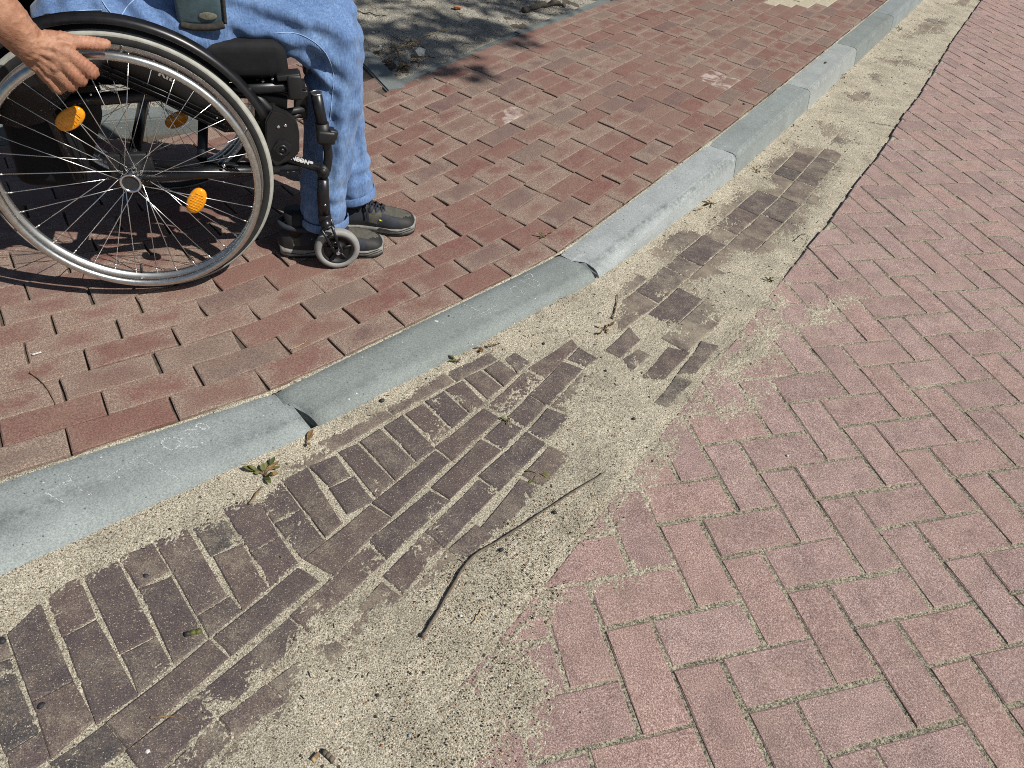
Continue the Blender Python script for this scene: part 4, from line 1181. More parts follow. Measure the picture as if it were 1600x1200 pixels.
def lump(name, px, size, mat, label, cat, zf, sub=2, sc=(1, 1, 1), rz=0.0, seed=0, rough=0.25, group=None, sink=.3):
    w0 = un(px, .03)
    for _ in range(3): w0 = un(px, zf(w0))
    bm = bmesh.new()
    ball(bm, (0, 0, 0), 1, sub)
    rr = random.Random(seed)
    for v in bm.verts:
        v.co *= 1 + rr.uniform(-rough, rough)
        v.co = Vector((v.co.x * sc[0], v.co.y * sc[1], v.co.z * sc[2])) * size
    o = from_bm(name, bm, mat, smooth=rough < .2, label=label, cat=cat, group=group)
    o.location = (w0[0], w0[1], zf(w0) + size * sc[2] * (1 - sink))
    o.rotation_euler = (0, 0, rz)
    return o
lump('stone', (655, 88), .028, MT['slate'], 'pale angular stone in the corner of the planting bed', 'stone', soilz, 1, (1, .8, .9), .5, 3)
lump('brick_shard', (715, 14), .022, MT['terracotta'], 'orange brick shard lying on the soil', 'brick shard', soilz, 1, (1.3, .8, .6), .2, 4)
for k, (px, s_, lab) in enumerate([((583, 51), .009, 'white pebble on the soil closest to the knee'), ((594, 73), .008, 'white pebble on the soil above the bed corner'), ((801, 6), .009, 'white pebble near the top edge of the bed'), ((763, 31), .007, 'whitish pebble in the dappled middle of the bed')]):
    lump('pebble', px, s_, MT['whitestone'], lab, 'pebble', soilz, 1, (1.2, .9, .7), k, 10 + k, .15, 'white pebbles on the planting bed')
# ------------------------------------------------------------------ wheelchair (x forward, y inward, z up; the near wheel stands at the origin)
RW, CAMB = 0.3285, 0.05
YF = 0.565                                             # the far wheel
chair = empty('wheelchair', O_, PH, label='black wheelchair with silver handrims and amber spoke reflectors on the brick pavement', cat='wheelchair')
def torus(bm, R, r, n=96, m=12, y=0.0, sq=1.0, mat=0, a0=0, a1=2 * math.pi):
    full = abs(a1 - a0 - 2 * math.pi) < 1e-6
    V = []
    cnt = n if full else n + 1
    for i in range(cnt):
        t = a0 + (a1 - a0) * i / n
        V.append([bm.verts.new(((R + r * math.cos(p)) * math.cos(t), y + r * sq * math.sin(p), (R + r * math.cos(p)) * math.sin(t))) for p in [2 * math.pi * k / m for k in range(m)]])
    for i in range(n):
        a, b = V[i], V[(i + 1) % cnt]
        for k in range(m): bm.faces.new((a[k], b[k], b[(k + 1) % m], a[(k + 1) % m])).material_index = mat
def ring_prof(bm, prof, n=96, mat=0):
    """closed profile [(radius, y)] turned about y"""
    V = [[bm.verts.new((r * math.cos(2 * math.pi * i / n), y, r * math.sin(2 * math.pi * i / n))) for r, y in prof] for i in range(n)]
    m = len(prof)
    for i in range(n):
        for k in range(m): bm.faces.new((V[i][k], V[(i + 1) % n][k], V[(i + 1) % n][(k + 1) % m], V[i][(k + 1) % m])).material_index = mat
RR = RW - 0.0145
def rim_bm():
    bm = bmesh.new()
    Rm = RW - 0.027
    ring_prof(bm, [(Rm + .007, -.012), (Rm + .007, .012), (Rm - .003, .012), (Rm - .014, .006), (Rm - .016, 0), (Rm - .014, -.006), (Rm - .003, -.012)])
    bmesh.ops.recalc_face_normals(bm, faces=bm.faces)
    return bm
wheels = []
def make_wheel(parent, y, side, spin):
    bm = rim_bm()
    wh = from_bm('wheel', bm, MT['rimalu'], parent)
    wh.location = (0, y + side * RW * math.sin(CAMB), RW * math.cos(CAMB))
    wh.rotation_euler = Euler((-CAMB, 0, 0)) if side > 0 else Euler((CAMB, 0, math.pi))
    bm = bmesh.new()
    prof = [(RW - .0285, -.0105), (RW - .022, -.0145), (RW - .013, -.0155), (RW - .007, -.0128), (RW - .007, .0128), (RW - .013, .0155), (RW - .022, .0145), (RW - .0285, .0105)]
    ring_prof(bm, prof)
    bmesh.ops.recalc_face_normals(bm, faces=bm.faces)
    ty = from_bm('tyre', bm, MT['rubber'], wh)
    bm = bmesh.new()
    ring_prof(bm, [(RW - .0095, -.0150), (RW - .0040, -.0100), (RW - .0008, -.004), (RW, 0), (RW - .0008, .004), (RW - .0040, .0100), (RW - .0095, .0150), (RW - .012, .011), (RW - .012, -.011)])
    bmesh.ops.recalc_face_normals(bm, faces=bm.faces)
    from_bm('tread', bm, MT['tread'], wh)
    bm = bmesh.new()
    torus(bm, 0.2885, .0098, 128, 14, -.047)
    for k in range(6):
        t = 2 * math.pi * (k + .35) / 6
        c, s_ = math.cos(t), math.sin(t)
        tube(bm, [(.2885 * c, -.047, .2885 * s_), (.293 * c, -.026, .293 * s_), (.299 * c, -.0118, .299 * s_)], .0035, 8)
    from_bm('handrim', bm, MT['alu'], wh)
    # hub: fluted barrel, flanges, bright end ring round a dark axle bore
    bm = bmesh.new()
    prof = [(.030, 0.012), (.030, .025), (.024, .027), (.016, .0255), (.010, .0235), (-.010, .0235), (-.016, .0255), (-.024, .027), (-.030, .0255), (-.034, .0225), (-.040, .0225), (-.052, .0242), (-.058, .0240), (-.060, .0225), (-.060, .0190), (-.056, .0186), (-.050, 0)]
    lathe(bm, [(-a, r) for a, r in prof], (0, 0, 0), (0, -1, 0), 36, mat=0)
    for v in bm.verts:
        rr = math.hypot(v.co.x, v.co.z)
        if -.035 < v.co.y < .03 and rr > .015:
            f = 1 + .05 * math.cos(18 * math.atan2(v.co.z, v.co.x))
            v.co.x *= f; v.co.z *= f
    bmesh.ops.recalc_face_normals(bm, faces=bm.faces)
    from_bm('hub', bm, MT['chrome'], wh)
    bm = bmesh.new()
    lathe(bm, [(.0575, 0), (.0575, .0186)], (0, 0, 0), (0, -1, 0), 24)
    from_bm('axle_bore', bm, MT['black'], wh)
    ends = []
    for k in range(36):
        ta = 2 * math.pi * (k + .5) / 36 + spin
        fl = -.024 if k % 2 else .022
        off = (1 if (k // 2) % 2 else -1) * math.radians(42)
        h = Vector((.024 * math.cos(ta + off), fl, .024 * math.sin(ta + off)))
        e = Vector((.2865 * math.cos(ta), fl * .12, .2865 * math.sin(ta)))
        bm = bmesh.new()
        tube(bm, [h, e], .00115, 6)
        d = (e - h).normalized()
        tube(bm, [e - d * .012, e], .0021, 6)
        from_bm('spoke', bm, MT['spoke'], wh)
        ends.append((ta, h, e))
    bm = bmesh.new()
    t = math.radians(-99)
    tube(bm, [(.288 * math.cos(t), -.002, .288 * math.sin(t)), (.26 * math.cos(t), -.004, .26 * math.sin(t))], .0032, 8)
    from_bm('valve', bm, MT['black'], wh)
    wheels.append(wh)
    return wh, ends
near, sp_near = make_wheel(chair, 0.0, 1, 0.06)
farw, sp_far = make_wheel(chair, YF, -1, 0.11)
def reflector(wh, ang, rad, tiltdeg):
    bm = bmesh.new()
    # lens shaped amber reflector, its long side across the spokes
    V = []
    n = 24
    la, lb, th = .0375, .0215, .006
    rings = []
    for (s_, y) in ((1.0, 0), (1.0, -.004), (.93, -.0075), (.72, -.0095), (.35, -.0105)):
        rings.append([bm.verts.new((la * s_ * math.copysign(abs(math.cos(2 * math.pi * k / n)) ** 1.0, math.cos(2 * math.pi * k / n)), y, lb * s_ * math.copysign(abs(math.sin(2 * math.pi * k / n)) ** .85, math.sin(2 * math.pi * k / n)))) for k in range(n)])
    for a, b in zip(rings[:-1], rings[1:]):
        for k in range(n): bm.faces.new((a[k], a[(k + 1) % n], b[(k + 1) % n], b[k]))
    bm.faces.new(rings[-1]); bm.faces.new(rings[0][::-1])
    for k in range(-3, 4): box(bm, (k * .0075, -.0100, 0), (.0016, .0022, .030 - abs(k) * .0035), bev=.0004, seg=1)
    for s_ in (-1, 1): torus(bm, .0075, .0022, 16, 6, -.004); 
    bmesh.ops.recalc_face_normals(bm, faces=bm.faces)
    o = from_bm('reflector', bm, MT['amber'], wh)
    o.location = (rad * math.cos(ang), -.006, rad * math.sin(ang))
    o.rotation_euler = (0, -(ang + math.radians(tiltdeg)), 0)
    return o
def wheel_polar(px, yin=0.0):
    v = L(px, -yin)
    return math.atan2(v.z - RW, v.x), math.hypot(v.x, v.z - RW)
a, r_ = wheel_polar((108, 190)); reflector(near, a, r_, 90)
a, r_ = wheel_polar((307, 315)); reflector(near, a, r_, 90)
reflector(near, a - 2.1, r_, 90) if False else None
v = L((276, 184), -YF)
reflector(farw, math.atan2(v.z - RW, -v.x), math.hypot(v.x, v.z - RW), 90)
def part(name, fn, mat, parent=chair, **k):
    bm = bmesh.new()
    fn(bm)
    return from_bm(name, bm, mat, parent, **k)
def tb(name, pts, r, mat='blackpaint', n=14, parent=chair, sp=0):
    P = spline(pts, sp) if sp else pts
    return part(name, lambda bm: tube(bm, P, r, n), MT[mat], parent)
YN, YFF = 0.052, YF - 0.052                              # side frames
def both(fn):
    for y in (YN, YFF): fn(y)
zs = L((370, 139), -YN).z
def NF(px, y, dy=0.0):
    v = L(px, -(YN + dy))
    return Vector((v.x, y + dy, v.z))
def side_frame(y):
    s_ = 1 if y == YN else -1
    tb('seat_tube', [(-.14, y, zs - .03), (.10, y, zs - .012), (.30, y, zs + .002), (.43, y, zs + .010)], .0148)
    part('tube_clamp', lambda bm: (box(bm, (.405, y, zs + .010), (.034, .046, .060), bev=.006), box(bm, (.392, y, zs + .034), (.055, .04, .014), Euler((0, -.1, 0)).to_matrix(), .004)), MT['plastic'])
    tb('lower_tube', [(-.02, y, .335), (.20, y, .318), (.40, y, .312)], .0125)
    tb('rear_upright', [(-.13, y, .30), (-.15, y, .52), (-.19, y, .98)], .0125)
    part('axle_plate', lambda bm: box(bm, (.0, y - s_ * .03, .335), (.10, .018, .085), bev=.006), MT['plastic'])
    # folding block with two bolts
    def blk(bm):
        prism(bm, [(L(q, -YN + .026).x, L(q, -YN + .026).z) for q in [(414, 190), (424, 172), (446, 177), (461, 191), (468, 208), (468, 240), (452, 252), (430, 262), (416, 240)]], y - .026, y + .02)
        bmesh.ops.bevel(bm, geom=list(bm.edges), offset=.004, segments=2, affect='EDGES')
        prism(bm, [(L(q, -YN + .034).x, L(q, -YN + .034).z) for q in [(427, 231), (434, 222), (444, 221), (456, 229), (456, 237), (440, 239), (430, 238)]], y - .034, y - .02)
    b_ = part('folding_block', blk, MT['plastic'])
    for f_ in b_.data.polygons: f_.use_smooth = False
    if s_ > 0:
        for px in ((435, 198.5), (446, 196.5)):
            v = L(px, -(y - .027))
            part('bolt', lambda bm: lathe(bm, [(0, .0042), (.0016, .0040), (.0026, .0028), (.003, 0)], (v.x, y - .026, v.z), (0, -1, 0), 14), MT['chrome'], b_)
        v = L((441, 235), -(y - .034))
        part('pivot_ring', lambda bm: (torus_at(bm, v, .012, .004), lathe(bm, [(0, .006), (.003, .005), (.004, 0)], (v.x, y - .034, v.z), (0, -1, 0), 16)), MT['blackpaint'], b_)
    # front upright: open top tube, clamp, thinner tube and caster housing
    ft = NF((494, 146), y)
    tb('front_tube', [ft, NF((500, 178), y), NF((506, 205), y)], .0145)
    part('tube_rim', lambda bm: torus_flat(bm, ft + Vector((0, 0, .0015))), MT['alu'])
    part('tube_bore', lambda bm: lathe(bm, [(0, .0115), (.0012, .0)], ft + Vector((0, 0, .0012)), (-.06, 0, 1), 18), MT['black'])
    part('clamp_collar', lambda bm: (box(bm, NF((509, 211), y, -.004), (.046, .044, .034), Euler((0, .12, 0)).to_matrix(), .007), box(bm, NF((519, 210), y, -.012), (.024, .020, .026), Euler((0, .3, .3)).to_matrix(), .005), tube(bm, [NF((503, 192), y), NF((507, 222), y)], .0175, 14)), MT['plastic'])
    tb('leg_tube', [NF((508, 215), y), NF((513, 240), y), NF((510, 266), y, -.004)], .0118, sp=4)
    tb('caster_strut', [NF((428, 240), y), NF((466, 252), y, -.002), NF((505, 265), y, -.006)], .0118)
    part('pivot_joint', lambda bm: (ball(bm, NF((505, 268), y, -.008), .0175, 3, (1, 1, 1.2)), lathe(bm, [(0, .010), (.006, .009), (.008, .0)], NF((505, 268), y, -.024), (0, -1, 0), 16)), MT['plastic'])
    ys = 0.040 if s_ > 0 else YF - 0.040
    tb('caster_housing', [NF((504, 276), y) + Vector((0, ys - y, 0)), (.4505, ys, .235), (.4500, ys, .205), (.4500, ys, .170)], [.015, .0165, .0168, .0165], n=18)
    part('bearing_cap', lambda bm: lathe(bm, [(0, .0), (0, .0155), (.010, .0185), (.018, .0175), (.032, .0165), (.034, 0)], (.4500, ys, .178), (.0, 0, -1), 20), MT['blackpaint'])
    if s_ > 0:
        v = L((504.5, 307), -ys + .017)
        part('screw', lambda bm: lathe(bm, [(-.002, .0035), (.0012, .0034), (.0022, .0022), (.0025, 0)], (.4525, ys - .0168, .2105), (0, -1, 0), 14), MT['chrome'])
def torus_flat(bm, v, R=.0133, r=.0019, n=24, m=8):
    rings = [[bm.verts.new((v.x + (R + r * math.cos(2 * math.pi * k / m)) * math.cos(2 * math.pi * i / n), v.y + (R + r * math.cos(2 * math.pi * k / m)) * math.sin(2 * math.pi * i / n), v.z + r * math.sin(2 * math.pi * k / m))) for k in range(m)] for i in range(n)]
    for i in range(n):
        for k in range(m): bm.faces.new((rings[i][k], rings[(i + 1) % n][k], rings[(i + 1) % n][(k + 1) % m], rings[i][(k + 1) % m]))
def torus_at(bm, v, R, r, n=24, m=8):
    rings = []
    for i in range(n):
        t = 2 * math.pi * i / n
        rings.append([bm.verts.new((v.x + (R + r * math.cos(2 * math.pi * k / m)) * math.cos(t), v.y - r * math.sin(2 * math.pi * k / m), v.z + (R + r * math.cos(2 * math.pi * k / m)) * math.sin(t))) for k in range(m)])
    for i in range(n):
        for k in range(m): bm.faces.new((rings[i][k], rings[(i + 1) % n][k], rings[(i + 1) % n][(k + 1) % m], rings[i][(k + 1) % m]))
both(side_frame)
# brake lever and its links on the near side
tb('brake_lever', [L((399, 151), -.055), L((408, 158), -.052), L((420, 170), -.05), L((436, 184), -.055)], [.010, .0115, .0105, .0075], 'plastic', 14, sp=5)
def brake(bm):
    for (p, q, r) in (((430, 178), (478, 170), .0085), ((452, 186), (470, 178), .006)):
        tube(bm, [L(p, -.062), L(q, -.068)], r, 10)
    box(bm, L((424, 160), -.075), (.075, .03, .045), Euler((0, .15, 0)).to_matrix(), .006)
    box(bm, L((470, 160), -.085), (.034, .028, .075), Euler((0, .1, 0)).to_matrix(), .006)
    box(bm, L((412, 205), -.07), (.03, .02, .12), bev=.006)
part('brake_linkage', brake, MT['plastic'])
tb('brake_cable', [L((474, 186), -.07), L((464, 189), -.065), L((455, 187), -.065)], .0012, 'blackpaint', 6, sp=4)
# caster wheels
def caster(y, s_):
    c = Vector((.4775, y, .0645))
    def hubf(bm):
        lathe(bm, [(-.011, .046), (-.011, .040), (-.0045, .038), (-.0045, .017), (-.012, .015), (-.012, .006), (.012, .006), (.012, .015), (.0045, .017), (.0045, .038), (.011, .040), (.011, .046)], c, (0, -1, 0), 40)
        for k in range(5):
            t = 2 * math.pi * (k + .25) / 5
            d = Vector((math.cos(t), 0, math.sin(t)))
            tube(bm, [c + Vector((0, -.008, 0)) + d * .012, c + Vector((0, -.0085, 0)) + d * .042], .0036, 8)
    cw = part('caster_wheel', hubf, MT['plastic'])
    part('caster_tyre', lambda bm: ring_prof_at(bm, c, [(.0465, -.0125), (.056, -.0135), (.0625, -.010), (.0645, -.004), (.0645, .004), (.0625, .010), (.056, .0135), (.0465, .0125)]), MT['castertyre'], cw)
    part('axle_bolt', lambda bm: lathe(bm, [(.0, .0062), (.024, .0062), (.0255, .0052), (.0258, .003), (.0235, .0028), (.0235, 0)], c + Vector((0, -.004 * s_, 0)), (0, -s_, 0), 16), MT['chrome'], cw)
    def fork(bm):
        top = Vector((.4505, 0.040 if s_ > 0 else YF - .04, .152))
        # crown and a pierced blade on either side
        lathe(bm, [(-.018, .0), (-.018, .013), (-.004, .016), (.014, .017), (.018, .014), (.018, 0)], top, (0, 0, 1), 20)
        for q in (-1, 1):
            yo = y + q * .0205
            u = Vector((.4510, yo, .146)); d = Vector((.4778, yo, .0645))
            ax = (d - u).normalized(); nx = Vector((-ax.z, 0, ax.x)) * -1
            for wv in (-1, 1):
                tube(bm, [u + nx * .0155 * wv, u + ax * .045 + nx * .011 * wv, d + nx * .0075 * wv], .0042, 8)
            for t in (.0, .32, .62, .98):
                ww = .0155 - .008 * t
                m = u.lerp(d, t)
                tube(bm, [m - nx * ww, m + nx * ww], .0036, 8)
            tube(bm, [top, u + Vector((0, 0, .004))], [.016, .012], 10)
            lathe(bm, [(-.003, .0), (-.003, .011), (.003, .010), (.003, 0)], d, (0, -1, 0), 18)
    part('caster_fork', fork, MT['blackpaint'])
def ring_prof_at(bm, c, prof, n=56):
    V = [[bm.verts.new((c.x + r * math.cos(2 * math.pi * i / n), c.y + y, c.z + r * math.sin(2 * math.pi * i / n))) for r, y in prof] for i in range(n)]
    m = len(prof)
    for i in range(n):
        for k in range(m): bm.faces.new((V[i][k], V[(i + 1) % n][k], V[(i + 1) % n][(k + 1) % m], V[i][(k + 1) % m]))
    bmesh.ops.recalc_face_normals(bm, faces=bm.faces)
caster(0.030, 1)
caster(YF - 0.030, -1)
# cross brace, axle bar, seat, cushion, back
tb('cross_brace', [(.16, YN + .005, .34), (.19, YFF - .005, .50)], .0125)
tb('cross_brace', [(.20, YFF - .005, .33), (.165, YN + .005, .50)], .0125)
part('cross_hinge', lambda bm: box(bm, (.18, YF / 2, .42), (.07, .05, .03), bev=.005), MT['plastic'])
tb('axle_bar', [(0, YN - .04, RW + .01), (0, YFF + .04, RW + .01)], .014)
tb('camber_bar', [(.02, YN - .05, .322), (.17, YN - .03, .320), (.345, YN - .02, .316)], [.013, .016, .012], 'blackpaint')
part('frame_bolt', lambda bm: lathe(bm, [(0, .0045), (.002, .004), (.003, 0)], L((350, 259), -(YN - .046)), (0, -1, 0), 14), MT['chrome'])
def seat(bm):
    n = 16
    pts = []
    for i in range(n + 1):
        row = []
        for j in range(9):
            y = YN - .012 + (YFF - YN + .024) * j / 8
            row.append(bm.verts.new((-.12 + .50 * i / n, y, zs + .012 + .012 * i / n - .02 * math.sin(math.pi * j / 8))))
        pts.append(row)
    for i in range(n):
        for j in range(8): bm.faces.new((pts[i][j], pts[i + 1][j], pts[i + 1][j + 1], pts[i][j + 1]))
    bmesh.ops.solidify(bm, geom=list(bm.faces), thickness=.006)
part('seat_sling', seat, MT['fabric'])
def cushion(bm):
    box(bm, (.135, YF / 2, zs + .064), (.52, YFF - YN + .0, .088), Euler((0, -.04, 0)).to_matrix(), .026, 4)
    for v in bm.verts:
        v.co.z += .006 * math.sin(v.co.x * 37) * math.cos(v.co.y * 31) + (.012 * sstep(.18, .30, v.co.x)) - .034 * sstep(.32, .41, v.co.x)
part('cushion', cushion, MT['fabric'])
for px in ((411, 127), (426, 124)):
    v = L(px, -YN)
    part('seat_button', lambda bm: lathe(bm, [(-.004, .0052), (.001, .005), (.0035, .003), (.004, 0)], v, (0.15, -.5, .85), 12), MT['chrome'])
def back(bm):
    rows = []
    for i in range(12):
        z = zs + .02 + .44 * i / 11
        x = -.135 - .045 * i / 11
        rows.append([bm.verts.new((x - .035 * math.sin(math.pi * j / 10), YN - .01 + (YFF - YN + .02) * j / 10, z)) for j in range(11)])
    for a, b in zip(rows[:-1], rows[1:]):
        for j in range(10): bm.faces.new((a[j], a[j + 1], b[j + 1], b[j]))
    bmesh.ops.solidify(bm, geom=list(bm.faces), thickness=.014)
part('backrest', back, MT['fabric'])
for y in (YN, YFF): tb('push_handle', [(-.19, y, .97), (-.21, y, 1.01), (-.31, y, 1.0)], [.0145, .016, .017], 'rubber', sp=4)
def pocket(bm):
    box(bm, (-.185, YF / 2, .425), (.16, .40, .34), Euler((0, .08, 0)).to_matrix(), .045, 4)
    for v in bm.verts: v.co += Vector((.008 * math.sin(v.co.z * 40), 0, .008 * math.sin(v.co.y * 36)))
part('back_pouch', pocket, MT['fabric'])
# clothes guards: plastic mudguard strip over the wheel, ribbed panel inside it
def guard(y, s_):
    gpx = [(28, 62), (70, 22), (140, 20), (215, 30), (275, 52), (320, 82), (352, 118), (374, 160), (384, 205), (351, 206), (300, 183), (255, 160), (205, 138), (156, 117), (125, 130), (100, 158), (70, 190), (30, 200), (-10, 190), (-16, 130)]
    if s_ > 0:
        poly = [(L(p, -.036).x, L(p, -.036).z) for p in gpx]
    def panel(bm):
        prism(bm, poly, y - .003, y + .003)
    g = part('clothes_guard', panel, MT['plastic'])
    def strip(bm):
        prof = [(RW + .014, y - .018 * s_), (RW + .022, y - .014 * s_), (RW + .030, y - .002 * s_), (RW + .034, y - .002 * s_), (RW + .027, y - .016 * s_), (RW + .016, y - .021 * s_)]
        n = 40
        a0, a1 = math.radians(22), math.radians(150)
        V = [[bm.verts.new((r * math.cos(a0 + (a1 - a0) * i / n), yy, RW + r * math.sin(a0 + (a1 - a0) * i / n))) for r, yy in prof] for i in range(n + 1)]
        m = len(prof)
        for i in range(n):
            for k in range(m): bm.faces.new((V[i][k], V[i + 1][k], V[i + 1][(k + 1) % m], V[i][(k + 1) % m]))
        bm.faces.new(V[0]); bm.faces.new(V[-1][::-1])
        bmesh.ops.recalc_face_normals(bm, faces=bm.faces)
    part('mudguard', strip, MT['blackpaint'], g)
    if s_ > 0:
        def rib(bm):
            for d in (0, 9, 17):
                tube(bm, [L((160, 118 - d), -y + .005), L((255, 159 - d), -y + .005), L((350, 203 - d), -y + .005)], .0016, 6)
        part('guard_rib', rib, MT['blackpaint'], g)
        for (x0, y0, n_) in ((158, 133, 6), (262, 173, 5)):
            for k in range(n_):
                q = L((x0 + k * 4.6, y0 + k * 2.1), -y + .005)
                part('guard_slot', lambda bm: box(bm, q, (.0018, .002, .013), Euler((0, -.5, 0)).to_matrix()), MT['greyprint'], g)
        for px in ((157, 143), (142, 148), (339, 184), (240, 163)):
            q = L(px, -y + .004)
            part('rivet', lambda bm: lathe(bm, [(0, .0028), (.0014, .002), (.0018, 0)], q, (0, -1, 0), 10), MT['chrome'], g)
    return g
gN = guard(.036, 1)
poly = [(-.17, zs + .02), (-.17, .70), (.02, .72), (.22, .66), (.33, .56), (.36, .50), (.10, zs)]
def panelF(bm): prism(bm, [(-.17, zs - .07), (.10, zs - .06), (.36, .47), (.33, .56), (.22, .64), (.02, .69), (-.17, .68)], YF - .040, YF - .034)
part('clothes_guard', panelF, MT['plastic'])
def text_on(name, body, size, p, q, y_off, mat, parent, b):
    """flat lettering from pixel p towards pixel q, on the plane at side distance b"""
    cu = bpy.data.curves.new(name, 'FONT')
    cu.body = body
    cu.size = size
    cu.extrude = 0.0003
    cu.offset = 0.0006
    tmp = bpy.data.objects.new(name, cu)
    COL.objects.link(tmp)
    dg = bpy.context.evaluated_depsgraph_get()
    me = bpy.data.meshes.new_from_object(tmp.evaluated_get(dg))
    bpy.data.objects.remove(tmp)
    P, Q = L(p, b), L(q, b)
    d = (Q - P).normalized()
    nrm = Vector((0, -1, 0))
    up = nrm.cross(d).normalized()
    wdt = max(v.co.x for v in me.vertices) or 1
    k = (Q - P).length / wdt
    Mx = Matrix((d * k, up * 1.0, nrm)).transposed().to_4x4()
    Mx.translation = P + nrm * y_off
    me.transform(Mx)
    me.materials.clear()
    me.materials.append(mat)
    o = bpy.data.objects.new(name, me)
    COL.objects.link(o)
    o.parent = parent
    return o
text_on('lettering', 'RIE', .021, (246, 117), (273, 129), .0005, MT['greyprint'], gN, -.036 + .004)
strut = [o for o in chair.children if o.name.startswith('caster_strut')][0]
text_on('lettering', 'NEON', .0150, (454, 248.5), (482, 256.8), .0005, MT['white'], strut, -YN + .0165)
text_on('lettering', 'S', .0075, (483.5, 254.5), (489, 256), .0005, MT['white'], strut, -YN + .0165)
# ------------------------------------------------------------------ the person seated in the chair
def remeshed(name, build, voxel, mats, parent, smooth_it=6, post=None, matrix=None):
    bm = bmesh.new()
    build(bm)
    me = bpy.data.meshes.new(name)
    bm.to_mesh(me); bm.free()
    o = bpy.data.objects.new(name, me)
    COL.objects.link(o)
    md = o.modifiers.new('r', 'REMESH'); md.mode = 'VOXEL'; md.voxel_size = voxel; md.adaptivity = 0
    sm = o.modifiers.new('s', 'SMOOTH'); sm.iterations = smooth_it; sm.factor = .5
    dg = bpy.context.evaluated_depsgraph_get()
    me2 = bpy.data.meshes.new_from_object(o.evaluated_get(dg))
    bpy.data.objects.remove(o)
    if post: post(me2)
    for p in me2.polygons: p.use_smooth = True
    me2.materials.clear()
    for m in mats: me2.materials.append(m)
    ob = bpy.data.objects.new(name, me2)
    COL.objects.link(ob)
    if parent is not None: ob.parent = parent
    return ob
def vv(me):
    a = np.empty(len(me.vertices) * 3, np.float32); me.vertices.foreach_get('co', a)
    nn = np.empty(len(me.vertices) * 3, np.float32); me.vertex_normals.foreach_get('vector', nn)
    return a.reshape(-1, 3).astype(float), nn.reshape(-1, 3).astype(float)
def setv(me, a):
    me.vertices.foreach_set('co', a.astype(np.float32).ravel()); me.update()
def chain(bm, pts, rad, n=14, sub=5, flat=1.0):
    P = spline(pts, sub)
    R = lin(rad, sub)
    tube(bm, P, R, n, flat=flat)
    ball(bm, P[0], R[0] * .98, 2); ball(bm, P[-1], R[-1] * .98, 2)
def P2(px, b): return L(px, b)
# -------- skin: head, neck, trunk, arms and hands in one surface
def hand_right(bm):
    W0 = P2((42, 62), .085)
    # forearm and wrist
    chain(bm, [P2((-150, -115), .10), P2((-70, -45), .102), P2((0, 22), .095), P2((28, 52), .088), P2((48, 72), .084)], [.046, .047, .0425, .0375, .034], 18)
    mcp = {'i': P2((103, 80), .090), 'm': P2((95, 93), .096), 'r': P2((82, 104), .095), 'p': P2((68, 112), .090)}
    wr = {'i': P2((58, 66), .086), 'm': P2((52, 73), .090), 'r': P2((46, 80), .088), 'p': P2((42, 86), .082)}
    for k, r0, r1 in (('i', .0185, .0145), ('m', .0185, .0145), ('r', .018, .0138), ('p', .0165, .0128)):
        chain(bm, [wr[k], wr[k].lerp(mcp[k], .5), mcp[k]], [r0, .0155, r1], 12)
    chain(bm, [mcp['i'], mcp['m'], mcp['r'], mcp['p']], [.0165, .0168, .016, .0142], 12)
    # the web between the knuckle rays
    chain(bm, [P2((70, 76), .080), P2((90, 90), .082)], [.019, .016], 12)
    chain(bm, [P2((60, 88), .078), P2((75, 100), .080)], [.019, .016], 12)
    # fingers curl over the handrim and away from the viewer
    pip = {'i': P2((143, 112), .090), 'm': P2((125, 124), .094), 'r': P2((110, 133), .092), 'p': P2((91, 138), .086)}
    for k, ra, rb in (('i', .0160, .0150), ('m', .0160, .0145), ('r', .0152, .0138), ('p', .0138, .0125)):
        m_, p_ = mcp[k], pip[k]
        d = (p_ - m_)
        dip = p_ + Vector((-.010, .032, -.008)); tip = dip + Vector((-.020, .014, .012))
        chain(bm, [m_, m_.lerp(p_, .5) + Vector((0, -.002, .0015)), p_], [ra, ra * .93, rb * 1.08], 12)
        chain(bm, [p_, dip], [rb * 1.05, rb * .92], 12)
        chain(bm, [dip, tip], [rb * .92, rb * .78], 12)
    # thumb lies along the top of the rim
    chain(bm, [P2((62, 66), .080), P2((86, 62), .072), P2((107, 65), .066)], [.020, .0185, .0165], 14)
    chain(bm, [P2((107, 65), .066), P2((124, 66.5), .060), P2((140, 67.5), .055)], [.0165, .0142, .0138], 14)
    chain(bm, [P2((140, 67.5), .055), P2((155, 69), .050), P2((166, 68.5), .046)], [.0138, .0138, .0105], 14)
    chain(bm, [P2((80, 76), .080), P2((104, 72), .070)], [.017, .012], 12)
YC = YF / 2
SH_R, SH_L = Vector((-.10, .09, 1.12)), Vector((-.10, YF - .09, 1.12))
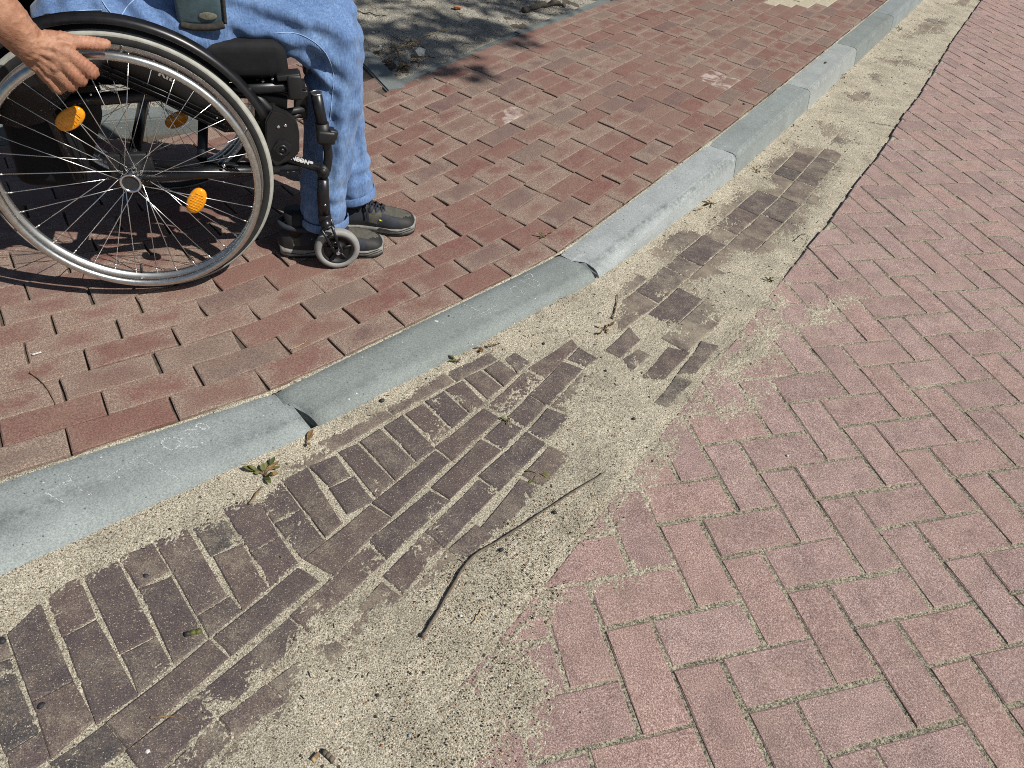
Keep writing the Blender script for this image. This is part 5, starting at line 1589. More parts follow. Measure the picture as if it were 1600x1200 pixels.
def skin_build(bm):
    hand_right(bm)
    el = P2((-150, -115), .10)
    chain(bm, [SH_R, SH_R.lerp(el, .5), el], [.062, .054, .046], 16)
    # left arm rests on the far wheel
    elL = Vector((-.22, YF + .12, .86)); wrL = Vector((-.06, YF + .075, .70))
    chain(bm, [SH_L, SH_L.lerp(elL, .5), elL], [.062, .054, .046], 16)
    chain(bm, [elL, elL.lerp(wrL, .5), wrL], [.046, .043, .031], 16)
    for k in range(4):
        q = wrL + Vector((.06 + .0 * k, .016 - .004 * k, -.012 - .019 * k))
        chain(bm, [wrL, q], [.019, .0145], 10)
        chain(bm, [q, q + Vector((.035, -.006, -.022))], [.0135, .0122], 10)
        chain(bm, [q + Vector((.035, -.006, -.022)), q + Vector((.030, -.040, -.034))], [.0122, .0095], 10)
    chain(bm, [wrL, wrL + Vector((.045, -.02, .01)), wrL + Vector((.10, -.04, .005))], [.019, .016, .011], 10)
    # trunk, neck, head
    chain(bm, [(-.06, YC, .66), (-.09, YC, .84), (-.11, YC, 1.04), (-.11, YC, 1.14)], [.12, .115, .125, .09], 20)
    chain(bm, [SH_R, (-.11, YC, 1.13), SH_L], [.062, .085, .062], 16)
    chain(bm, [(-.11, YC, 1.12), (-.085, YC, 1.26)], [.058, .055], 16)
    hc = Vector((-.055, YC, 1.375))
    ball(bm, hc + Vector((-.012, 0, .015)), .1, 3, (1.0, .80, 1.1))
    ball(bm, hc + Vector((.028, 0, -.045)), .07, 3, (.92, .82, 1.1))
    chain(bm, [hc + Vector((.085, 0, .025)), hc + Vector((.102, 0, -.012)), hc + Vector((.098, 0, -.022))], [.010, .014, .015], 10)
    ball(bm, hc + Vector((.082, 0, -.062)), .022, 2, (.6, 1.3, .5))
    ball(bm, hc + Vector((.070, 0, -.098)), .026, 2, (.8, 1.0, .8))
    for s_ in (-1, 1):
        ball(bm, hc + Vector((-.012, s_ * .083, -.012)), .03, 2, (.7, .35, 1.0))
        ball(bm, hc + Vector((.072, s_ * .034, .03)), .018, 2, (.7, 1.2, .5))
def skin_post(me):
    a, n = vv(me)
    near_ = np.exp(-((a[:, 1] + .09) / .06) ** 2) * sstep(.50, .56, a[:, 2])
    # tendons, veins and knuckle creases on the back of the hand
    w1, w2 = np.array(P2((50, 72), .09)), np.array(P2((105, 95), .095))
    ax = (w2 - w1) / np.linalg.norm(w2 - w1)
    t = (a - w1) @ ax / np.linalg.norm(w2 - w1)
    cr_ = np.cross(ax, [0, 1, 0])
    q = (a - w1) @ cr_
    fan = q / (0.35 + .75 * np.clip(t, 0, 1.4))
    d = 0.0011 * np.cos(fan * 2 * np.pi / .0225) * np.exp(-((t - .55) / .4) ** 2)
    ve = fbm(a[:, 0] + a[:, 2] * .6, a[:, 2] - a[:, 0] * .6, 42, 3, 6)
    d += 0.0016 * np.exp(-(ve / .07) ** 2) * sstep(-.9, -.2, t) * (1 - sstep(.8, 1.0, t))
    cre = 0.0008 * np.cos(((a - w1) @ ax) * 2 * np.pi / .0065 + 3 * fbm(a[:, 0], a[:, 2], 60, 2, 3)) * sstep(.9, 1.1, t)
    a += n * ((d - cre) * near_)[:, None]
    setv(me, a)
    tint = np.ones((len(a), 4), np.float32)
    # fingers and knuckles redder, thumb paler, forearm browner
    red = sstep(.95, 1.35, t) * near_
    tint[:, 0] = 1.0 + .02 * red; tint[:, 1] = 1.0 - .16 * red; tint[:, 2] = 1.0 - .16 * red
    th = np.exp(-(((a - np.array(P2((140, 68), .055))) / [.055, .05, .022]) ** 2).sum(1)) * .9
    tint[:, 0] += .35 * th; tint[:, 1] += .5 * th; tint[:, 2] += .62 * th
    at = me.color_attributes.new('tint', 'FLOAT_COLOR', 'POINT')
    at.data.foreach_set('color', tint.ravel())
person = remeshed('person', skin_build, .0027, [MT['skin']], None, 5, skin_post)
person.location = O_
person.rotation_euler = (0, 0, PH)
finish(person, 'person in blue jeans and dark trainers seated in the wheelchair, right hand on the handrim', 'person')
# eyes, hair
hc = Vector((-.055, YC, 1.375))
for s_ in (-1, 1):
    bm = bmesh.new(); ball(bm, hc + Vector((.083, s_ * .033, .012)), .0125, 2)
    from_bm('eye', bm, MT['eye'], person)
bm = bmesh.new()
ball(bm, hc + Vector((-.026, 0, .03)), .106, 3, (1.0, .86, 1.08))
bmesh.ops.delete(bm, geom=[v for v in bm.verts if v.co.x - hc.x > .055 - .5 * max(0, v.co.z - hc.z - .06) or v.co.z < hc.z - .06], context='VERTS')
for v in bm.verts: v.co += (v.co - hc).normalized() * rnd.uniform(0, .006)
from_bm('hair', bm, MT['hair'], person)
# dark jacket with sleeves pushed up
def shirt_build(bm):
    chain(bm, [(-.055, YC, .69), (-.06, YC, .76), (-.09, YC, .90), (-.11, YC, 1.04), (-.11, YC, 1.15)], [.165, .155, .15, .152, .10], 24)
    chain(bm, [SH_R, (-.11, YC, 1.14), SH_L], [.078, .10, .078], 18)
    el = P2((-150, -115), .10)
    chain(bm, [SH_R, SH_R.lerp(el, .5), SH_R.lerp(el, .92)], [.08, .074, .066], 16)
    elL = Vector((-.22, YF + .12, .86))
    chain(bm, [SH_L, SH_L.lerp(elL, .5), SH_L.lerp(elL, .95)], [.08, .074, .066], 16)
def shirt_post(me):
    a, n = vv(me)
    a += n * (0.006 * fbm(a[:, 0] + a[:, 1], a[:, 2], 14, 3, 8))[:, None]
    setv(me, a)
remeshed('jacket', shirt_build, .009, [MT['shirt']], person, 4, shirt_post)
bm = bmesh.new()
tube(bm, spline([L((96, -4), -.11), L((98, 6), -.108), L((104, 14), -.106), L((109, 23), -.105)], 5), .0022, 6)
from_bm('drawcord', bm, MT['white'], person)
# -------- jeans
KR = Vector((.500, .168, .610)); KL = Vector((.515, .335, .600))
AR = Vector((.455, .128, .165)); AL = Vector((.545, .262, .165))
def jeans_build(bm):
    chain(bm, [(-.08, YC, .60), (.02, YC, .625), (.07, YC, .63)], [.145, .15, .12], 22)
    chain(bm, [(-.03, .185, .645), (.18, .178, .655), (.36, .170, .640), KR], [.108, .097, .088, .080], 20)
    chain(bm, [(-.06, .125, .625), (.08, .115, .615), (.17, .118, .622), (.26, .135, .64)], [.088, .084, .076, .062], 18)
    chain(bm, [(-.03, YF - .175, .645), (.18, YF - .18, .655), (.36, .34, .635), KL], [.108, .097, .088, .080], 20)
    chain(bm, [KR, (.512, .165, .53), (.497, .152, .40), (.474, .140, .28), AR, AR + Vector((-.004, -.003, -.035))], [.080, .071, .069, .066, .064, .066], 20)
    chain(bm, [KL, (.535, .318, .52), (.535, .30, .40), (.540, .28, .28), AL, AL + Vector((.006, -.004, -.03))], [.080, .071, .068, .065, .064, .066], 20)
def fold(a, n, c, dirv, wl, amp, size, seed, stretch=(1, 1, 1)):
    q = (a - np.array(c)) / np.array(size)
    e = np.exp(-(q ** 2).sum(1))
    ph = (a - np.array(c)) @ np.array(dirv) * 2 * np.pi / wl
    ph = ph + 2.6 * fbm(a[:, 0] * 1.0 + a[:, 1] * .7, a[:, 2], 11, 2, seed)
    s_ = np.sin(ph)
    return amp * e * np.sign(s_) * np.abs(s_) ** .8
def jeans_post(me):
    a, n = vv(me)
    d = 0.005 * fbm(a[:, 0] + .8 * a[:, 1], a[:, 2] * .45, 9, 3, 2)
    d += fold(a, n, (.44, .12, .55), (.72, 0, .69), .052, .0125, (.08, .12, .07), 3)        # behind the knee
    d += fold(a, n, (.40, .10, .66), (.35, 0, .94), .055, .009, (.16, .12, .08), 5)           # over the thigh
    d += fold(a, n, (.49, .09, .44), (.35, 0, .94), .08, .0030, (.09, .1, .12), 7)
    d += fold(a, n, (.47, .09, .20), (.30, 0, .95), .05, .0032, (.12, .12, .045), 9)        # bunching at the hem
    d += fold(a, n, (.56, .27, .20), (-.25, 0, .97), .045, .0055, (.10, .12, .05), 11)
    d += fold(a, n, (.56, .24, .40), (1, 0, .12), .055, .0085, (.10, .12, .18), 13)           # long vertical folds
    d += fold(a, n, (.50, .06, .36), (1, 0, -.12), .052, .0075, (.10, .10, .18), 15)
    d += 0.006 * fbm(a[:, 0] * 1.3 + .5 * a[:, 1], a[:, 2] * .9, 15, 3, 22) * sstep(.0, .3, a[:, 0])
    d += fold(a, n, (.08, .08, .68), (.8, 0, .6), .05, .006, (.14, .12, .1), 17)
    d += fold(a, n, (.53, .30, .58), (.4, 0, .9), .05, .006, (.10, .12, .09), 19)
    a += n * d[:, None]
    setv(me, a)
jeans = remeshed('jeans', jeans_build, .0055, [MT['denim']], person, 7, jeans_post)
from mathutils.bvhtree import BVHTree
_jb = BVHTree.FromPolygons([v.co.copy() for v in jeans.data.vertices], [p.vertices[:] for p in jeans.data.polygons])
def on_jeans(px, lift=.0012):
    """point of the jeans seen at that place in the photograph"""
    Mi = Matrix.Translation(Vector(O_)) @ Matrix.Rotation(PH, 4, 'Z')
    Mi.invert()
    o = Mi @ Vector((0, 0, CAM_H))
    d = (Mi.to_3x3() @ Vector(ray(px))).normalized()
    loc_, nrm, i, dist = _jb.ray_cast(o, d)
    return None if loc_ is None else loc_ + nrm * lift
def seam(name, pxs, r=.0011, mat='stitch'):
    P = [on_jeans(p) for p in spline_px(pxs)]
    P = [p for p in P if p is not None]
    if len(P) < 3: return
    bm = bmesh.new()
    tube(bm, P, r, 6)
    from_bm(name, bm, MT[mat], jeans)
def spline_px(pxs, n=14):
    return [(v.x, v.y) for v in spline([Vector((p[0], p[1], 0)) for p in pxs], n)]
seam('seam', [(428, 52), (462, 52), (487, 63), (505, 78), (514, 92), (520, 110), (521, 130), (518, 160), (516, 188)], .0009)
seam('seam', [(104, 21), (130, 17), (160, 16)], .0012)
seam('seam', [(160, 2), (168, 14), (178, 25)], .0012)
seam('seam', [(212, -2), (200, 10), (190, 24)], .0012)
# turned hem at both ankles
def hem(c, d, r, nm='hem'):
    bm = bmesh.new()
    rings = []
    for (s_, f) in ((.0, 1.0), (-.004, 1.035), (-.022, 1.045), (-.026, 1.02), (-.026, .93)):
        ring = []
        x, y = frame_of(Vector(d))
        for k in range(40):
            t = 2 * math.pi * k / 40
            rr = r * f * (1 + .03 * math.sin(3 * t + 1) + .012 * math.sin(17 * t))
            ring.append(bm.verts.new(Vector(c) + Vector(d) * s_ * -1 + (x * math.cos(t) + y * math.sin(t)) * rr))
        rings.append(ring)
    for p, q in zip(rings[:-1], rings[1:]):
        for k in range(40): bm.faces.new((p[k], p[(k + 1) % 40], q[(k + 1) % 40], q[k]))
    bmesh.ops.recalc_face_normals(bm, faces=bm.faces)
    from_bm(nm, bm, MT['denim'], jeans)
hem(AR + Vector((-.003, -.002, -.045)), Vector((-.05, -.04, -1)).normalized(), .069)
hem(AL + Vector((.005, -.003, -.040)), Vector((.12, -.06, -1)).normalized(), .069)
# -------- trainers
def shoe(heel, ang, len_, side, label):
    """heel: (x, y) of the heel end in chair frame"""
    root = bpy.data.objects.new('shoe', None)
    COL.objects.link(root)
    root.parent = person
    root.location = (heel[0], heel[1], heel[2])
    root.rotation_euler = (0, 0, ang)
    Lr = len_
    def hw(t): return np.interp(t, [0, .04, .12, .3, .45, .6, .72, .84, .93, .98, 1.0], [.014, .028, .035, .0345, .0335, .040, .046, .047, .041, .030, .012]) * 1.05
    def top(t): return np.interp(t, [0, .05, .12, .22, .34, .42, .52, .62, .72, .82, .9, .96, 1.0], [.060, .088, .094, .094, .098, .096, .086, .075, .067, .061, .055, .047, .030])
    def bias(t): return np.interp(t, [0, .4, .75, 1], [0, 0, .004, .0]) * side
    def upper(bm):
        NT, NA = 44, 26
        rows = []
        for i in range(NT + 1):
            t = i / NT
            x = t * Lr
            w_, h_ = float(hw(t)), float(top(t))
            row = []
            for k in range(NA + 1):
                p = math.pi * k / NA
                c, s_ = math.cos(p), max(0.0, math.sin(p))
                row.append(bm.verts.new((x, float(bias(t)) + w_ * math.copysign(abs(c) ** .75, c) * (1 - .22 * s_ ** 2 * (t < .5)), .020 + (h_ - .020) * s_ ** .85)))
            rows.append(row)
        for i in range(NT):
            t = (i + .5) / NT
            for k in range(NA):
                f = bm.faces.new((rows[i][k], rows[i + 1][k], rows[i + 1][k + 1], rows[i][k + 1]))
                q = abs(2 * (k + .5) / NA - 1)          # 1 at the sole, 0 at the crest
                m = 0
                if t > .82 and q > .42 - (t - .82) * 3.0: m = 1                   # rubber toe bumper
                elif q > .84: m = 1
                elif .58 + .10 * (1 - q) < t <= .84 and q > .34: m = 2           # navy fore panel
                elif .20 < t < .50 and q > .30: m = 2
                elif t < .14 and q < .95: m = 1 if q > .55 else 2
                elif .30 < t < .62 and q < .20: m = 2                            # tongue
                f.material_index = m
        # heel collar padding
        tube(bm, spline([(Lr * .42, .030, .092), (Lr * .28, .034, .094), (Lr * .10, .027, .100), (Lr * .03, 0, .103), (Lr * .10, -.027, .100), (Lr * .28, -.034, .094), (Lr * .42, -.030, .092)], 6), .0085, 10, mat=2)
        bmesh.ops.recalc_face_normals(bm, faces=bm.faces)
    def pt(name, fn, mats):
        bm = bmesh.new(); fn(bm)
        o = from_bm(name, bm, mats, root)
        return o
    pt('shoe_upper', upper, [MT['suede'], MT['toecap'], MT['navy']])
    def slab_(z0, z1, grow, bulge=0.0):
        def fn(bm):
            N = 40
            rings = []
            zz = [(z0, .94), (z0 + (z1 - z0) * .25, 1.0 + bulge), (z0 + (z1 - z0) * .7, 1.0 + bulge * .6), (z1, .985)]
            for z, f in zz:
                ring = []
                for s_ in (1, -1):
                    for i in range(N + 1):
                        t = i / N if s_ > 0 else 1 - i / N
                        if s_ < 0 and (i == 0 or i == N): continue
                        lift = .007 * max(0, (t - .80) / .2) ** 2 + .006 * max(0, (.1 - t) / .1) ** 2
                        dip = (.004 * math.sin(math.pi * min(1, max(0, (t - .35) / .25))) if z == z0 else 0)
                        ring.append(bm.verts.new((-.004 + t * (Lr + .008), float(bias(t)) + s_ * (float(hw(t)) + grow) * f, z + lift + dip + (.008 * max(0, 1 - t / .3) if z == z1 else 0))))
                rings.append(ring)
            m = len(rings[0])
            for a_, b_ in zip(rings[:-1], rings[1:]):
                for k in range(m): bm.faces.new((a_[k], a_[(k + 1) % m], b_[(k + 1) % m], b_[k]))
            bm.faces.new(rings[0][::-1]); bm.faces.new(rings[-1])
            bmesh.ops.recalc_face_normals(bm, faces=bm.faces)
        return fn
    pt('midsole', slab_(.0065, .026, .0020, .025), MT['sole'])
    pt('outsole', slab_(.0, .0085, .0020, .0), MT['toecap'])
    def groove(bm):
        for s_ in (1, -1):
            for zz, t0, t1 in ((.0185, .04, .55), (.0155, .5, .97), (.023, .60, .94)):
                P = [(-.004 + t * (Lr + .008), float(bias(t)) + s_ * (float(hw(t)) + .0026) * 1.024, zz + .007 * max(0, (t - .80) / .2) ** 2 + .003 * math.sin(t * 22)) for t in np.linspace(t0, t1, 24)]
                tube(bm, P, .0011, 5)
    pt('sole_groove', groove, MT['fray'])
    def seams(bm):
        for s_ in (1, -1):
            P = []
            for t in np.linspace(.565, .80, 14):
                q = np.interp(t, [.565, .62, .72, .80], [.98, .72, .45, .30])
                p = math.pi * (1 - q) / 2
                w_, h_ = float(hw(t)), float(top(t))
                P.append((t * Lr, float(bias(t)) + s_ * w_ * math.cos(p) ** .75 * 1.01, .021 + (h_ - .020) * math.sin(p) ** .85))
            tube(bm, P, .0009, 5)
    pt('panel_seam', seams, MT['suede'])
    for i in range(5):
        t = .385 + i * .058
        h_ = float(top(t))
        w_ = .021 - .0012 * i
        def lc(bm):
            for s_ in (1, -1):
                t2 = t + .045
                P = [(t * Lr, float(bias(t)) + s_ * w_ * 1.25, h_ - .014), (t * Lr + .006, s_ * w_ * .6, h_ + .004), (t2 * Lr, -s_ * w_ * .5, float(top(t2)) + .004), (t2 * Lr + .004, -s_ * w_ * 1.2, float(top(t2)) - .010)]
                tube(bm, spline(P, 4), .0029, 8)
        pt('lace', lc, MT['lace'])
        def lp(bm):
            for s_ in (1, -1):
                ball(bm, (t * Lr + .007, float(bias(t)) + s_ * w_ * 1.2, h_ - .011), .0125, 2, (.62, .5, 1.15), Euler((s_ * .5, .35, 0)).to_matrix())
        pt('lace_loop', lp, MT['navy'])
    def bow(bm):
        c = Vector((.40 * Lr, 0, float(top(.4)) + .008))
        for s_ in (1, -1):
            tube(bm, spline([c, c + Vector((.012, s_ * .020, .008)), c + Vector((.030, s_ * .034, -.004)), c + Vector((.018, s_ * .020, -.001)), c], 5), .0022, 6)
            tube(bm, spline([c, c + Vector((.010, s_ * .016, .003)), c + Vector((.022, s_ * .034, -.024)), c + Vector((.024, s_ * .040, -.048))], 5), .0020, 6)
    pt('bow', bow, MT['lace'])
    def tab(bm):
        for s_ in (1, -1): box(bm, (.63 * Lr, float(bias(.63)) + s_ * .0385, .049), (.012, .004, .0045), Euler((s_ * -.5, .3, s_ * -.2)).to_matrix())
    pt('lime_tab', tab, MT['lime'])
    def ank(bm): tube(bm, [(Lr * .17, 0, .06), (Lr * .19, 0, .14)], [.030, .034], 18)
    pt('sock', ank, MT['shirt'])
    root['label'] = label
    return root
# heel and toe read off the pavement
def gp(px, z=0.012):
    w0 = un(px, GZ + z) - O_
    return np.array([w0 @ T_, -(w0 @ N_)])
hR, tR = np.array([.316, .1300]), np.array([.622, .1060])
hL, tL = np.array([.455, .262]), np.array([.742, .214])
zf = lambda p: float(zp((O_ + p[0] * T_ - p[1] * N_)[:2])) - GZ
shoe((hR[0], hR[1], zf((hR + tR) / 2)), math.atan2(*(tR - hR)[::-1]), float(np.linalg.norm(tR - hR)), 1, 'dark olive trainer partly behind the caster wheel')
shoe((hL[0], hL[1], zf((hL + tL) / 2)), math.atan2(*(tL - hL)[::-1]), float(np.linalg.norm(tL - hL)), -1, 'dark olive trainer set further forward, with its laces in view')
# -------- worn pouch hanging at the person's side above the thigh
pc = L((311, 2), -.062)
pouch = empty('shoulder_pouch', Matrix.Translation(Vector(O_)) @ (Matrix.Rotation(PH, 4, 'Z') @ pc), PH, label='worn teal leather pouch with frayed dark bottom edge above the thigh', cat='pouch')
def pb(bm):
    box(bm, (0, 0, .030), (.098, .036, .155), Euler((.12, .03, 0)).to_matrix(), .010, 3)
    for v in bm.verts: v.co += Vector((.002 * math.sin(v.co.z * 60), 0, 0)) 
part('pouch_body', pb, MT['teal'], pouch)
def pe(bm):
    tube(bm, spline([(-.046, -.012, -.046), (-.02, -.013, -.050), (.02, -.013, -.049), (.045, -.012, -.044)], 6), [.0075] * 19, 10)
    tube(bm, spline([(.048, -.010, -.042), (.051, -.012, .01), (.051, -.016, .10)], 6), .0042, 8)
part('frayed_edge', pe, MT['fray'], pouch)
part('worn_patch', lambda bm: ball(bm, (.014, -.0138, -.026), .015, 3, (1.3, .10, .55)), MT['wear'], pouch)
part('strap', lambda bm: tube(bm, spline([(0, 0, .10), (-.08, .02, .30), (-.20, .05, .47), (-.27, .10, .53)], 6), .008, 8, flat=.3), MT['fray'], pouch)
# ------------------------------------------------------------------ small things lying about
def gz_sand(v): return sand_z((v[0], v[1]))
def gz_pave(v): return float(zp(np.array([v[0], v[1]])))
def gz_street(v): return 0.0005
lay_twig('stick', [(660, 997), (676, 972), (708, 916), (738, 873), (800, 834), (870, 787), (943, 741)], gz_sand, .0033, MT['stick'], 'long thin bent stick lying across the drifted sand', 'stick', taper=.45, lift=.004)
lay_twig('twig', [(48, 584), (62, 594), (76, 610), (88, 633)], gz_pave, .0022, MT['twig'], 'curved brown twig caught in an open joint of the red bricks', lift=.003)
lay_twig('twig', [(236, 1123), (255, 1121), (275, 1122), (287, 1125)], gz_sand, .0016, MT['twig'], 'thin reddish twig on the dark gutter bricks near the bottom edge')
lay_twig('twig', [(739, 976), (747, 963), (757, 949)], gz_sand, .0012, MT['straw'], 'tan straw bit on the sand just right of the bent stick')
lay_twig('twig', [(957, 500), (962, 482), (965, 461)], gz_sand, .0022, MT['twig'], 'brown twig standing out on the sand below the kerb gap')
lay_twig('twig', [(390, 790), (402, 772), (412, 762)], gz_sand, .0025, MT['twig'], 'short twig beside the green weed at the kerb foot')
lay_twig('twig', [(1358, 192), (1385, 197), (1405, 196)], gz_sand, .0014, MT['fray'], 'thin dark root bit on the sand beside the street edge')
lay_twig('twig', [(1240, 378), (1252, 368), (1262, 372), (1258, 384)], gz_sand, .0012, MT['fray'], 'curly dark fibre on the sand near the paver edge')
lay_twig('twig', [(455, 548), (472, 540), (480, 534)], gz_pave, .0012, MT['straw'], 'pale straw lying in a bed joint of the red bricks by the kerb')
def lump2(name, px, size, mat, label, cat, zf, **k):
    return lump(name, px, size * (.8 if mat == 'black' else 1), MT[mat], label, cat, zf, 2 if k.get('rough', .25) < .2 else 1, k.get('sc', (1, .85, .7)), k.get('rz', 0), k.get('seed', 0), k.get('rough', .12), k.get('group'), k.get('sink', .2))
blk = 'black pebbles on the gutter'
for k, (px, s_, lab) in enumerate([((229, 901), .0068, 'round black pebble on the dark brick nearest the kerb'), ((65, 1104), .0070, 'black lump in the joint near the bottom left corner'), ((5, 1003), .0085, 'flat black stone at the left edge of the picture'),
        ((866, 802), .0062, 'dark pebble just right of the bent stick'), ((783, 860), .0062, 'dark pebble below the middle of the bent stick'), ((311, 1040), .004, 'tiny black crumb on the brick of the second course'), ((590, 1087), .004, 'small black crumb on the bare sand low in the picture'),
        ((597, 627), .008, 'dark pebble at the kerb foot by the second kerb stone'), ((849, 538), .006, 'black crumb on the sand where the dark bricks fade out'), ((946, 580), .005, 'black crumb between the two patches of dark brick'),
        ((990, 655), .0055, 'dark crumb on the sand left of the street corner'), ((1186, 269), .006, 'dark lump on the sand near the fourth kerb stone'), ((1162, 163), .011, 'star-shaped black scrap on the red bricks by the kerb')]):
    lump2('pebble', px, s_, 'black', lab, 'pebble', gz_pave if k == 12 else gz_sand, group=blk, seed=k + 30, rz=k, rough=.16 if k < 12 else .45, sc=(1.1, .9, .7) if k < 12 else (1, 1, .35))
lump2('pebble', (720, 963), .0042, 'whitestone', 'small white pebble on the sand right of the stick end', 'pebble', gz_sand, seed=50)
lump2('pebble', (819, 892), .0035, 'whitestone', 'tiny white pebble on the sand well below the stick', 'pebble', gz_sand, seed=51)
lump2('pebble', (1230, 713), .0045, 'whitestone', 'white speck of stone on a pink paver', 'pebble', gz_street, seed=52)
lump2('pebble', (232, 1175), .0055, 'whitestone', 'cream pebble on the dark bricks at the bottom edge', 'pebble', gz_sand, seed=53)
lump2('pebble', (1144, 1.5), .010, 'whitestone', 'white crumb on the far red bricks at the top edge', 'pebble', gz_pave, seed=54)
lump2('pebble', (640, 1150), .0035, 'slate', 'grey grit stone on the bare sand at the bottom', 'pebble', gz_sand, seed=55)
def rod(name, a, b, r, mats, label, cat, zf):
    A, B = un(a, .01), un(b, .01)
    A = Vector((A[0], A[1], zf(A) + r)); B = Vector((B[0], B[1], zf(B) + r))
    bm = bmesh.new()
    m_ = B - A
    for i in range(3):
        tube(bm, [m_ * (i / 3), m_ * ((i + 1) / 3)], [r * (1 if i < 2 else .95), r], 10, mat=1 if i == 0 else 0)
    o = from_bm(name, bm, mats, label=label, cat=cat)
    o.location = A
    return o
rod('twig_piece', (287, 988), (313, 982), .0048, [MT['leafg'], MT['black']], 'short green stalk piece lying on a dark brick', 'stalk', gz_sand)
rod('twig_piece', (505, 1172), (521, 1187), .0045, [MT['stick'], MT['bark']], 'stubby grey brown stub on the sand at the bottom edge', 'stub', gz_sand)
rod('wood_chip', (488, 1188), (497, 1176), .0045, [MT['twig'], MT['straw']], 'brown wood chip on the sand at the bottom edge', 'wood chip', gz_sand)
rod('wood_chip', (58, 570), (72, 566), .0024, [MT['whitestone'], MT['whitestone']], 'whitish chip lying in a joint of the red bricks', 'chip', gz_pave)
def leaf_bm(bm, c, d, up, ln, wd, curl, mat=0):
    d = Vector(d).normalized(); up = Vector(up).normalized()
    s_ = d.cross(up).normalized(); up = s_.cross(d).normalized()
    n = 6
    A, B, Cc = [], [], []
    for i in range(n + 1):
        t = i / n
        w_ = wd * math.sin(math.pi * (t * .92 + .06)) ** .8
        m_ = Vector(c) + d * ln * t + up * (curl * ln * math.sin(t * 2.4))
        A.append(bm.verts.new(m_ + s_ * w_ + up * w_ * .35)); B.append(bm.verts.new(m_)); Cc.append(bm.verts.new(m_ - s_ * w_ + up * w_ * .35))
    for i in range(n):
        for p, q in ((A, B), (B, Cc)): bm.faces.new((p[i], p[i + 1], q[i + 1], q[i])).material_index = mat
def weed(name, px, n, ln_, mats, label, zf, cat='weed', spread=.6, r0=.0, seed=0, group=None, flat=.5):
    w0 = un(px, .02)
    for _ in range(3): w0 = un(px, zf(w0))
    ln = ln_ * .64
    rr = random.Random(seed)
    root = empty(name, (w0[0], w0[1], zf(w0)), label=label, cat=cat, group=group)
    for k in range(n):
        an = 1.1 * seed + rr.gauss(0, 1.35)
        el = rr.uniform(.02, spread * .6)
        d = Vector((math.cos(an) * math.cos(el), math.sin(an) * math.cos(el), math.sin(el)))
        bm = bmesh.new()
        st = d * rr.uniform(.1, 1.3) * ln + Vector((0, 0, .004))
        tube(bm, [(0, 0, .001), st * .6 + Vector((0, 0, .004)), st], .0011, 5, mat=1)
        leaf_bm(bm, st, d + Vector((0, 0, rr.uniform(-.3, .4))), (rr.uniform(-.4, .4), rr.uniform(-.4, .4), 1), ln * rr.uniform(.5, 1.25), ln * rr.uniform(.16, .27), rr.uniform(-.2, .3))
        from_bm('leaf', bm, [mats[k % len(mats)], MT['twig']], root)
    return root
weed('weed', (412, 742), 17, .036, [MT['leafg'], MT['leafg'], MT['leafd'], MT['leafb']], 'small green leafy weed wilting at the kerb foot', gz_sand, seed=1, spread=.5)
weed('dry_leaf', (479, 692), 3, .034, [MT['leafb']], 'curled brown leaf under the gap between two kerb stones', gz_sand, 'leaf', seed=2, spread=1.1)
weed('weed', (716, 566), 6, .022, [MT['leafd'], MT['leafg']], 'tiny dark green weed below the second kerb stone', gz_sand, seed=3)
weed('dry_leaf', (752, 545), 4, .024, [MT['leafb']], 'tan curled leaf scrap at the kerb foot beside the tiny weed', gz_sand, 'leaf', seed=4)
weed('dry_leaf', (775, 541), 3, .022, [MT['leafb']], 'right one of the two tan leaf scraps at the kerb foot', gz_sand, 'leaf', seed=5)
weed('dry_leaf', (944, 516), 7, .030, [MT['leafb'], MT['straw']], 'pale crumpled leaf lying alone on the sand', gz_sand, 'leaf', seed=6, spread=.7)
weed('moss_tuft', (790, 660), 9, .017, [MT['leafd'], MT['leafg']], 'mossy green tuft growing in a joint of the dark bricks', gz_sand, 'moss', seed=7)
weed('weed', (842, 742), 4, .034, [MT['leafg']], 'flat green sprig lying on the sand beside the dark bricks', gz_sand, 'sprig', seed=8, spread=.2)
weed('weed', (851, 371), 7, .026, [MT['leafd'], MT['leafg'], MT['leafb']], 'small weed sprouting between the red bricks near the kerb', gz_pave, seed=9, spread=1.2)
weed('dry_leaf', (1112, 318), 9, .040, [MT['leafb'], MT['leafb'], MT['leafg'], MT['straw']], 'clump of dry brown leaves at the foot of the pale kerb stone', gz_sand, 'leaves', seed=10, spread=.9)
weed('dry_leaf', (1092, 328), 3, .026, [MT['leafb']], 'single reddish brown leaf left of the clump by the pale kerb stone', gz_sand, 'leaf', seed=11)
weed('dry_leaf', (1182, 268), 4, .026, [MT['leafb'], MT['leafg']], 'yellowish leaf scraps below the third kerb joint', gz_sand, 'leaf', seed=12)
weed('dry_leaf', (1320, 122), 4, .034, [MT['leafb'], MT['leafd']], 'brown leaf scraps at the foot of the fifth kerb stone', gz_sand, 'leaf', seed=13)
weed('dry_leaf', (1407, 47), 5, .04, [MT['leafb'], MT['leafd']], 'dark leaf litter beside the farthest kerb stone', gz_sand, 'leaf', seed=14)
weed('dry_leaf', (1240, 138 + 60), 3, .022, [MT['leafb']], 'small brown leaf on sand left of the thin root bit', gz_sand, 'leaf', seed=15)
weed('weed', (1200, 438), 9, .022, [MT['leafd'], MT['fray']], 'tuft of dark dry grass at the street edge', gz_sand, 'grass tuft', seed=16, spread=.9)
lay = weed('litter', (625, 108), 22, .045, [MT['leafb'], MT['fray'], MT['leafd'], MT['leafb']], 'heap of brown leaf litter in the corner of the planting bed', soilz, 'leaf litter', seed=17, spread=.5)
